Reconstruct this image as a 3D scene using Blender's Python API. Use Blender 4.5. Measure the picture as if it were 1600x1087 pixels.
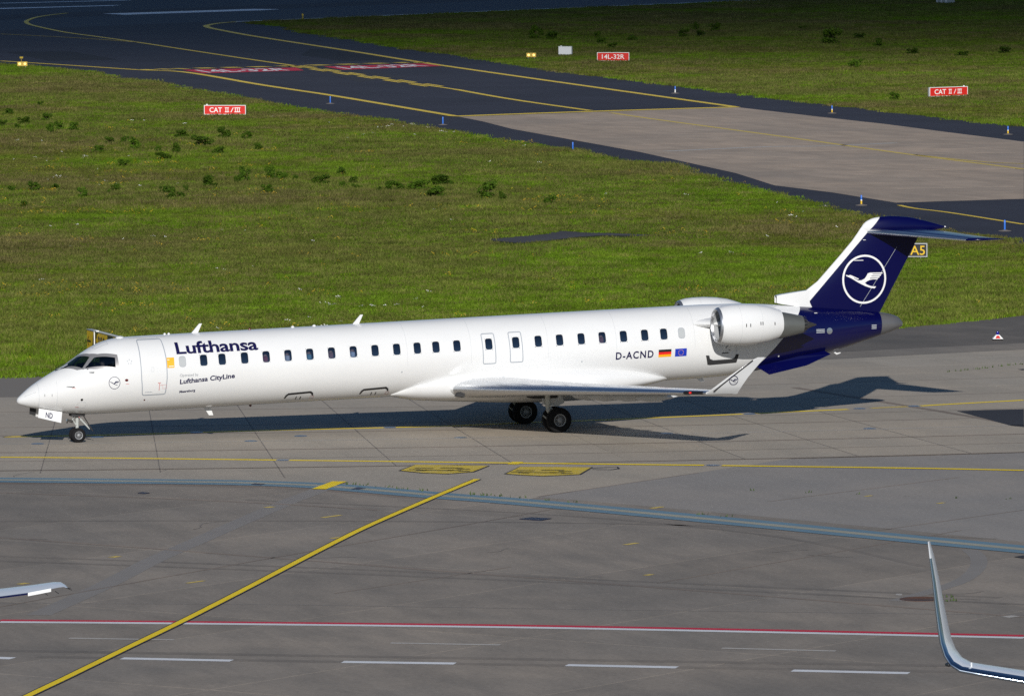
import bpy, bmesh, math, random
import numpy as np
from math import sin, cos, tan, pi, radians, sqrt, atan2
from mathutils import Vector, Matrix
from mathutils.geometry import tessellate_polygon

random.seed(7)
rng = np.random.default_rng(11)
scene = bpy.context.scene
for o in list(bpy.data.objects):
    bpy.data.objects.remove(o)
COL = scene.collection

# ------------------------------------------------------------------ camera
# metres; x runs aft along the airliner from its nose, y to its right, z up
CAM = Vector((-58.855, -250.982, 21.337))
yaw, pitch, roll, focal = radians(17.119), radians(3.956), radians(-0.36), 11332.0
fw = Vector((sin(yaw) * cos(pitch), cos(yaw) * cos(pitch), -sin(pitch)))
rt = Vector((cos(yaw), -sin(yaw), 0)); up = rt.cross(fw)
r2 = rt * cos(roll) + up * sin(roll); u2 = -rt * sin(roll) + up * cos(roll)
cd = bpy.data.cameras.new('camera'); cam = bpy.data.objects.new('camera', cd); COL.objects.link(cam)
cam.matrix_world = Matrix(((r2.x, u2.x, -fw.x, CAM.x), (r2.y, u2.y, -fw.y, CAM.y), (r2.z, u2.z, -fw.z, CAM.z), (0, 0, 0, 1)))
cd.sensor_width = 36.0; cd.sensor_fit = 'HORIZONTAL'; cd.lens = focal / 1600 * 36
cd.shift_y = -10.5 / 1600
cd.clip_start = 1.0; cd.clip_end = 20000
scene.camera = cam

# ------------------------------------------------------------------ sky, sun, exposure
SUN_AZ, SUN_EL = radians(15.1), radians(23.8)      # shadows run towards +y, a little +x
world = bpy.data.worlds.new('World'); scene.world = world; world.use_nodes = True
wn = world.node_tree.nodes; wl = world.node_tree.links
sky = wn.new('ShaderNodeTexSky'); sky.sky_type = 'NISHITA'; sky.sun_disc = False
sky.sun_elevation = SUN_EL; sky.sun_rotation = SUN_AZ + pi
sky.air_density = 1.0; sky.dust_density = 0.15; sky.ozone_density = 5.5
wn['Background'].inputs['Strength'].default_value = 0.057
wl.new(sky.outputs['Color'], wn['Background'].inputs['Color'])
sd = bpy.data.lights.new('sun', 'SUN'); sd.energy = 4.2; sd.angle = radians(0.5); sd.color = (1.0, 0.965, 0.91)
sun = bpy.data.objects.new('sun', sd); COL.objects.link(sun)
LD = Vector((sin(SUN_AZ) * cos(SUN_EL), cos(SUN_AZ) * cos(SUN_EL), -sin(SUN_EL)))
sun.rotation_euler = LD.to_track_quat('-Z', 'Y').to_euler(); sun.location = (-60, -250, 200)
vs = scene.view_settings
vs.view_transform = 'Standard'; vs.look = 'None'; vs.exposure = 0.0; vs.gamma = 1.0; vs.use_curve_mapping = False
scene.render.engine = 'CYCLES'
scene.cycles.use_denoising = False
scene.cycles.max_bounces = 6; scene.cycles.diffuse_bounces = 2; scene.cycles.glossy_bounces = 3
scene.cycles.transparent_max_bounces = 8; scene.cycles.volume_bounces = 0
scene.cycles.caustics_reflective = False; scene.cycles.caustics_refractive = False

# ------------------------------------------------------------------ materials
def newmat(name):
    m = bpy.data.materials.new(name); m.use_nodes = True
    nt = m.node_tree; b = nt.nodes['Principled BSDF']
    return m, nt, b
def N(nt, t, **kw):
    n = nt.nodes.new(t)
    for k, v in kw.items(): setattr(n, k, v)
    return n
def mat(name, col, rough=0.5, metal=0.0, spec=0.5, coat=0.0, emit=None, estr=0.0):
    m, nt, b = newmat(name)
    b.inputs['Base Color'].default_value = (*col, 1); b.inputs['Roughness'].default_value = rough
    b.inputs['Metallic'].default_value = metal; b.inputs['Specular IOR Level'].default_value = spec
    b.inputs['Coat Weight'].default_value = coat; b.inputs['Coat Roughness'].default_value = 0.057
    if emit: b.inputs['Emission Color'].default_value = (*emit, 1); b.inputs['Emission Strength'].default_value = estr
    return m
def noise(nt, vec, scale, detail=4, rough=0.55, sx=1, sy=1, sz=1, rot=0):
    mp = N(nt, 'ShaderNodeMapping'); mp.inputs['Scale'].default_value = (sx, sy, sz); mp.inputs['Rotation'].default_value = (0, 0, rot)
    nt.links.new(vec, mp.inputs['Vector'])
    n = N(nt, 'ShaderNodeTexNoise'); n.inputs['Scale'].default_value = scale; n.inputs['Detail'].default_value = detail; n.inputs['Roughness'].default_value = rough
    nt.links.new(mp.outputs['Vector'], n.inputs['Vector'])
    return n.outputs['Fac']
def ramp(nt, fac, stops):
    r = N(nt, 'ShaderNodeValToRGB'); e = r.color_ramp.elements
    while len(e) < len(stops): e.new(0.5)
    for i, (p, c) in enumerate(stops):
        e[i].position = p; e[i].color = (*c, 1) if len(c) == 3 else c
    nt.links.new(fac, r.inputs['Fac']); return r.outputs['Color']
def mix(nt, fac, a, b, mode='MIX'):
    m = N(nt, 'ShaderNodeMix', data_type='RGBA', blend_type=mode)
    for s, v in ((m.inputs[0], fac), (m.inputs[6], a), (m.inputs[7], b)):
        if hasattr(v, 'links'): nt.links.new(v, s)
        elif isinstance(v, (int, float)): s.default_value = v if s == m.inputs[0] else (v, v, v, 1)
        else: s.default_value = (*v, 1)
    return m.outputs[2]
def math_(nt, op, a, b=0.0, clamp=False):
    m = N(nt, 'ShaderNodeMath', operation=op, use_clamp=clamp)
    for s, v in ((m.inputs[0], a), (m.inputs[1], b)):
        if hasattr(v, 'links'): nt.links.new(v, s)
        else: s.default_value = v
    return m.outputs[0]
def bump(nt, b, h, strength=0.2, dist=0.01):
    n = N(nt, 'ShaderNodeBump'); n.inputs['Strength'].default_value = strength; n.inputs['Distance'].default_value = dist
    nt.links.new(h, n.inputs['Height']); nt.links.new(n.outputs['Normal'], b.inputs['Normal'])
def wpos(nt): return N(nt, 'ShaderNodeNewGeometry').outputs['Position']

def pavement(name, base, var=0.12, stain=0.35, tint=0.1, streak_rot=0.0, warm=(1.06, 1.0, 0.93)):
    "weathered concrete or asphalt: blotches, long worn streaks, dark dirt, a tone of its own for each slab"
    m, nt, b = newmat(name); P = wpos(nt)
    big = noise(nt, P, 0.09, 5, 0.6); mid = noise(nt, P, 0.55, 5, 0.65, 1.0, 0.45, 1, streak_rot); fine = noise(nt, P, 7.0, 6, 0.7)
    strk = noise(nt, P, 0.16, 6, 0.7, 3.2, 0.28, 1, streak_rot)
    oi = N(nt, 'ShaderNodeObjectInfo')
    c = ramp(nt, big, [(0.3, tuple(v * (1 - var) for v in base)), (0.7, tuple(v * w * (1 + var) for v, w in zip(base, warm)))])
    c = mix(nt, math_(nt, 'MULTIPLY', ramp(nt, mid, [(0.42, (0, 0, 0)), (0.72, (1, 1, 1))]), stain), c, tuple(v * 0.62 for v in base))
    c = mix(nt, math_(nt, 'MULTIPLY', ramp(nt, strk, [(0.5, (0, 0, 0)), (0.68, (1, 1, 1))]), stain * 0.8), c, tuple(v * 0.7 for v in base))
    c = mix(nt, math_(nt, 'MULTIPLY', ramp(nt, strk, [(0.28, (1, 1, 1)), (0.42, (0, 0, 0))]), stain * 0.6), c, tuple(v * 1.25 for v in base))
    k = math_(nt, 'ADD', math_(nt, 'MULTIPLY', oi.outputs['Random'], tint), 1 - tint / 2)
    f2 = math_(nt, 'ADD', math_(nt, 'MULTIPLY', fine, 0.8), 0.60)
    c = mix(nt, 1.0, c, math_(nt, 'MULTIPLY', k, f2), 'MULTIPLY')
    nt.links.new(c, b.inputs['Base Color']); b.inputs['Roughness'].default_value = 0.85; b.inputs['Specular IOR Level'].default_value = 0.25
    bump(nt, b, fine, 0.25, 0.006)
    return m
def road_paint(name, col, wear=0.35, under=(0.32, 0.29, 0.26), rough=0.6, scale=2.5):
    m, nt, b = newmat(name); P = wpos(nt)
    n = noise(nt, P, scale, 6, 0.75); n2 = noise(nt, P, 0.4, 3)
    f = ramp(nt, n, [(0.34 + wear * 0.22, (1, 1, 1)), (0.24 + wear * 0.22, (0, 0, 0))]) if False else ramp(nt, n, [(0.22 + wear * 0.3, (1, 1, 1)), (0.40 + wear * 0.3, (0, 0, 0))])
    c = mix(nt, math_(nt, 'MULTIPLY', f, wear), mix(nt, n2, tuple(v * 0.82 for v in col), tuple(min(1, v * 1.1) for v in col)), under)
    nt.links.new(c, b.inputs['Base Color']); b.inputs['Roughness'].default_value = rough; b.inputs['Specular IOR Level'].default_value = 0.15
    return m
M = {}
M['concrete'] = pavement('concrete', (0.365, 0.330, 0.280), 0.08, 0.28, 0.07, 0.15)
M['old_concrete'] = pavement('old_concrete', (0.252, 0.227, 0.200), 0.16, 0.62, 0.14, -0.9)
M['far_concrete'] = pavement('far_concrete', (0.395, 0.325, 0.262), 0.14, 0.60, 0.10, 0.1)
M['asphalt'] = pavement('asphalt', (0.034, 0.035, 0.050), 0.16, 0.25, 0.0, 0.1, (1, 1, 1))
M['shoulder'] = pavement('shoulder', (0.062, 0.061, 0.070), 0.18, 0.35, 0.0, 0.3, (1.1, 1.05, 1))
M['worn_shoulder'] = pavement('worn_shoulder', (0.135, 0.125, 0.115), 0.25, 0.5, 0.0, 0.3, (1.15, 1.08, 1))
M['dirty_concrete'] = pavement('dirty_concrete', (0.23, 0.21, 0.187), 0.25, 0.5, 0.0, 0.3)
M['runway'] = pavement('runway', (0.046, 0.056, 0.076), 0.10, 0.25, 0.0, 0.6, (1, 1, 1))
M['new_asphalt'] = pavement('new_asphalt', (0.020, 0.020, 0.026), 0.1, 0.2, 0.0, 0.2, (1, 1, 1))
M['hex_yellow'] = road_paint('hex_yellow_paint', (0.66, 0.48, 0.03), 0.45)
M['patch_asphalt'] = pavement('patch_asphalt', (0.036, 0.036, 0.044), 0.1, 0.2, 0.0, 0.2, (1, 1, 1))
M['joint'] = pavement('joint', (0.25, 0.21, 0.18), 0.3, 0.5, 0.2)
M['tyre_mark'] = pavement('tyre_mark', (0.205, 0.185, 0.165), 0.2, 0.6, 0.0, -0.9)
M['joint_dark'] = mat('joint_dark', (0.17, 0.15, 0.135), 0.9)
M['joint_bed'] = mat('joint_bed', (0.18, 0.16, 0.14), 0.95)
M['yellow'] = road_paint('yellow_paint', (0.98, 0.68, 0.01), 0.08)
M['yellow_far'] = road_paint('yellow_far_paint', (0.80, 0.58, 0.07), 0.10, (0.05, 0.05, 0.055), 0.6, 0.8)
M['yellow_old'] = road_paint('yellow_old_paint', (0.66, 0.49, 0.10), 0.35)
M['blue'] = road_paint('blue_paint', (0.150, 0.245, 0.315), 0.2, (0.25, 0.23, 0.215), 0.7, 4)
M['khaki'] = road_paint('khaki_paint', (0.36, 0.345, 0.27), 0.3)
M['red'] = road_paint('red_paint', (0.56, 0.025, 0.05), 0.08)
M['white'] = road_paint('white_paint', (0.72, 0.73, 0.75), 0.2)
M['repaired'] = pavement('repaired_concrete', (0.275, 0.262, 0.25), 0.08, 0.25, 0.0, -0.9)
M['white_far'] = road_paint('white_far_paint', (0.82, 0.82, 0.82), 0.08, (0.05, 0.05, 0.05), 0.6, 0.5)
M['pale'] = road_paint('pale_paint', (0.46, 0.43, 0.39), 0.4)
M['ghost'] = road_paint('ghost_paint', (0.258, 0.233, 0.208), 0.2, (0.248, 0.224, 0.200))
M['line_border'] = road_paint('line_border', (0.035, 0.035, 0.045), 0.2)
M['iron'] = mat('iron', (0.025, 0.025, 0.045), 0.5, 0.3)
M['rust'] = mat('rust', (0.09, 0.045, 0.03), 0.8)
M['fixture'] = mat('light_fixture', (0.20, 0.26, 0.34), 0.35, 0.6)
M['weed'] = mat('weed', (0.05, 0.085, 0.015), 0.7)

# ------------------------------------------------------------------ mesh helpers
ROOT = {}
def place(o, parent):
    if parent is not None:
        o.parent = parent
        o.location = -Vector(ROOT.get(parent.name, (0, 0, 0)))
def obj(name, verts, faces, m, parent=None, smooth=False, kind=None, angle=40):
    me = bpy.data.meshes.new(name); me.from_pydata([tuple(v) for v in verts], [], [tuple(f) for f in faces]); me.update()
    if m is not None: me.materials.append(m)
    o = bpy.data.objects.new(name, me); COL.objects.link(o); place(o, parent)
    if smooth:
        me.polygons.foreach_set('use_smooth', [True] * len(me.polygons))
        bm = bmesh.new(); bm.from_mesh(me); lim = radians(angle)
        for e in bm.edges:
            e.smooth = len(e.link_faces) == 2 and e.calc_face_angle(0) < lim
        bm.to_mesh(me); bm.free()
    if kind: o['kind'] = kind
    return o
def root(name, loc, label, cat, group=None):
    o = bpy.data.objects.new(name, None); COL.objects.link(o); o.location = loc; o.empty_display_size = 0.2
    ROOT[o.name] = tuple(loc); o['label'] = label; o['category'] = cat
    if group: o['group'] = group
    return o
def tag(o, label, cat, group=None):
    o['label'] = label; o['category'] = cat
    if group: o['group'] = group
    return o
class MB:
    def __init__(s): s.v = []; s.f = []
    def add(s, v, f):
        b = len(s.v); s.v += [tuple(q) for q in v]; s.f += [tuple(i + b for i in q) for q in f]; return s
    def box(s, c, d, rz=0.0, bev=0.0):
        x, y, z = (k / 2 for k in d); ca, sa = cos(rz), sin(rz)
        vv = [(-x, -y, -z), (x, -y, -z), (x, y, -z), (-x, y, -z), (-x, -y, z), (x, -y, z), (x, y, z), (-x, y, z)]
        return s.add([(c[0] + a * ca - b_ * sa, c[1] + a * sa + b_ * ca, c[2] + e) for a, b_, e in vv],
                     [(3, 2, 1, 0), (4, 5, 6, 7), (0, 1, 5, 4), (1, 2, 6, 5), (2, 3, 7, 6), (3, 0, 4, 7)])
    def tube(s, pts, rad, n=10, cap=True):
        pts = [Vector(p) for p in pts]; rad = rad if isinstance(rad, (list, tuple)) else [rad] * len(pts); rings = []
        b = len(s.v)
        for i, p in enumerate(pts):
            t = (pts[min(i + 1, len(pts) - 1)] - pts[max(i - 1, 0)]).normalized()
            a = t.cross(Vector((0, 0, 1)) if abs(t.z) < 0.9 else Vector((0, 1, 0))).normalized(); c = t.cross(a)
            for k in range(n):
                s.v.append(tuple(p + (a * cos(2 * pi * k / n) + c * sin(2 * pi * k / n)) * rad[i]))
        for i in range(len(pts) - 1):
            for k in range(n):
                s.f.append((b + i * n + k, b + i * n + (k + 1) % n, b + (i + 1) * n + (k + 1) % n, b + (i + 1) * n + k))
        if cap:
            s.f.append(tuple(b + k for k in range(n - 1, -1, -1))); s.f.append(tuple(b + (len(pts) - 1) * n + k for k in range(n)))
        return s
    def lathe(s, prof, c, axis='x', n=32, ph=0.0):
        "prof: (along, radius) pairs"
        b = len(s.v)
        for a, r in prof:
            for k in range(n):
                t = 2 * pi * k / n + ph; p, q = r * cos(t), r * sin(t)
                s.v.append({'x': (c[0] + a, c[1] + p, c[2] + q), 'y': (c[0] + p, c[1] + a, c[2] + q), 'z': (c[0] + p, c[1] + q, c[2] + a)}[axis])
        for i in range(len(prof) - 1):
            for k in range(n):
                s.f.append((b + i * n + k, b + i * n + (k + 1) % n, b + (i + 1) * n + (k + 1) % n, b + (i + 1) * n + k))
        return s
    def prism(s, poly, off):
        "polygon of 3-D points swept by a vector"
        n = len(poly); b = len(s.v); off = Vector(off)
        s.v += [tuple(p) for p in poly] + [tuple(Vector(p) + off) for p in poly]
        for t in tessellate_polygon([[Vector(p) for p in poly]]):
            s.f.append(tuple(b + i for i in t)); s.f.append(tuple(b + n + i for i in reversed(t)))
        for i in range(n):
            j = (i + 1) % n; s.f.append((b + i, b + j, b + n + j, b + n + i))
        return s
    def loft(s, rings, close=True, cap0=True, cap1=True):
        n = len(rings[0]); b = len(s.v)
        for r in rings: s.v += [tuple(p) for p in r]
        for i in range(len(rings) - 1):
            for k in range(n if close else n - 1):
                s.f.append((b + i * n + k, b + i * n + (k + 1) % n, b + (i + 1) * n + (k + 1) % n, b + (i + 1) * n + k))
        if cap0: s.f.append(tuple(b + k for k in range(n - 1, -1, -1)))
        if cap1: s.f.append(tuple(b + (len(rings) - 1) * n + k for k in range(n)))
        return s
    def build(s, name, m, parent=None, smooth=True, kind=None, angle=40):
        o = obj(name, s.v, s.f, m, parent, False, kind)
        bm = bmesh.new(); bm.from_mesh(o.data); bmesh.ops.recalc_face_normals(bm, faces=bm.faces)
        if smooth:
            lim = radians(angle)
            for f in bm.faces: f.smooth = True
            for e in bm.edges: e.smooth = len(e.link_faces) == 2 and e.calc_face_angle(0) < lim
        bm.to_mesh(o.data); bm.free()
        return o
def inside(p, poly):
    x, y = p; r = False; j = len(poly) - 1
    for i in range(len(poly)):
        xi, yi = poly[i]; xj, yj = poly[j]
        if (yi > y) != (yj > y) and x < (xj - xi) * (y - yi) / (yj - yi) + xi: r = not r
        j = i
    return r
def sheet(name, poly, z, m, parent=None, kind=None):
    v = [(p[0], p[1], z) for p in poly]
    fs = []
    for t in tessellate_polygon([[Vector(q) for q in v]]):
        a, b_, c = (Vector(v[i]) for i in t)
        fs.append(tuple(t) if (b_ - a).cross(c - a).z > 0 else tuple(reversed(t)))
    return obj(name, v, fs, m, parent, kind=kind)
def smooth_line(pts, n=6):
    p = [Vector((*q, 0)) for q in pts]
    if len(p) < 3: return p
    out = []
    for i in range(len(p) - 1):
        a, b_, c, d = p[max(i - 1, 0)], p[i], p[i + 1], p[min(i + 2, len(p) - 1)]
        for k in range(n):
            t = k / n
            out.append(0.5 * ((2 * b_) + (c - a) * t + (2 * a - 5 * b_ + 4 * c - d) * t * t + (3 * b_ - a - 3 * c + d) * t ** 3))
    return out + [p[-1]]
def ribbon(name, pts, width, z, m, parent=None, n=6, kind=None, curved=True):
    p = smooth_line(pts, n) if curved else [Vector((*q, 0)) for q in pts]
    v = []; f = []
    for i, q in enumerate(p):
        t = (p[min(i + 1, len(p) - 1)] - p[max(i - 1, 0)]).normalized(); s = Vector((-t.y, t.x, 0)) * width / 2
        v += [(*(q + s).xy, z), (*(q - s).xy, z)]
        if i: f.append((2 * i - 2, 2 * i - 1, 2 * i + 1, 2 * i))
    return obj(name, v, f, m, parent, kind=kind)
def text2d(s, height=1.0, bold=0.0, spacing=1.0, width=None):
    "flat lettering: vertices from (0,0), capitals `height` tall, faces"
    c = bpy.data.curves.new('t', 'FONT'); c.body = s; c.offset = bold; c.space_character = spacing; c.resolution_u = 3
    o = bpy.data.objects.new('t', c); COL.objects.link(o); bpy.context.view_layer.update()
    me = bpy.data.meshes.new_from_object(o)
    v = np.array([q.co[:2] for q in me.vertices]); f = [tuple(p.vertices) for p in me.polygons]
    bpy.data.objects.remove(o); bpy.data.curves.remove(c); bpy.data.meshes.remove(me)
    v[:, 0] -= v[:, 0].min(); k = height / 0.69; v *= k
    if width: v[:, 0] *= width / v[:, 0].max()
    return v, f
def flat_text(name, s, org, ex, ez, height, m, parent, width=None, bold=0.0, push=(0, 0, 0), spacing=1.0):
    v, f = text2d(s, height, bold, spacing, width); org, ex, ez, push = Vector(org), Vector(ex), Vector(ez), Vector(push)
    return obj(name, [tuple(org + ex * a + ez * b_ + push) for a, b_ in v], f, m, parent)
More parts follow.
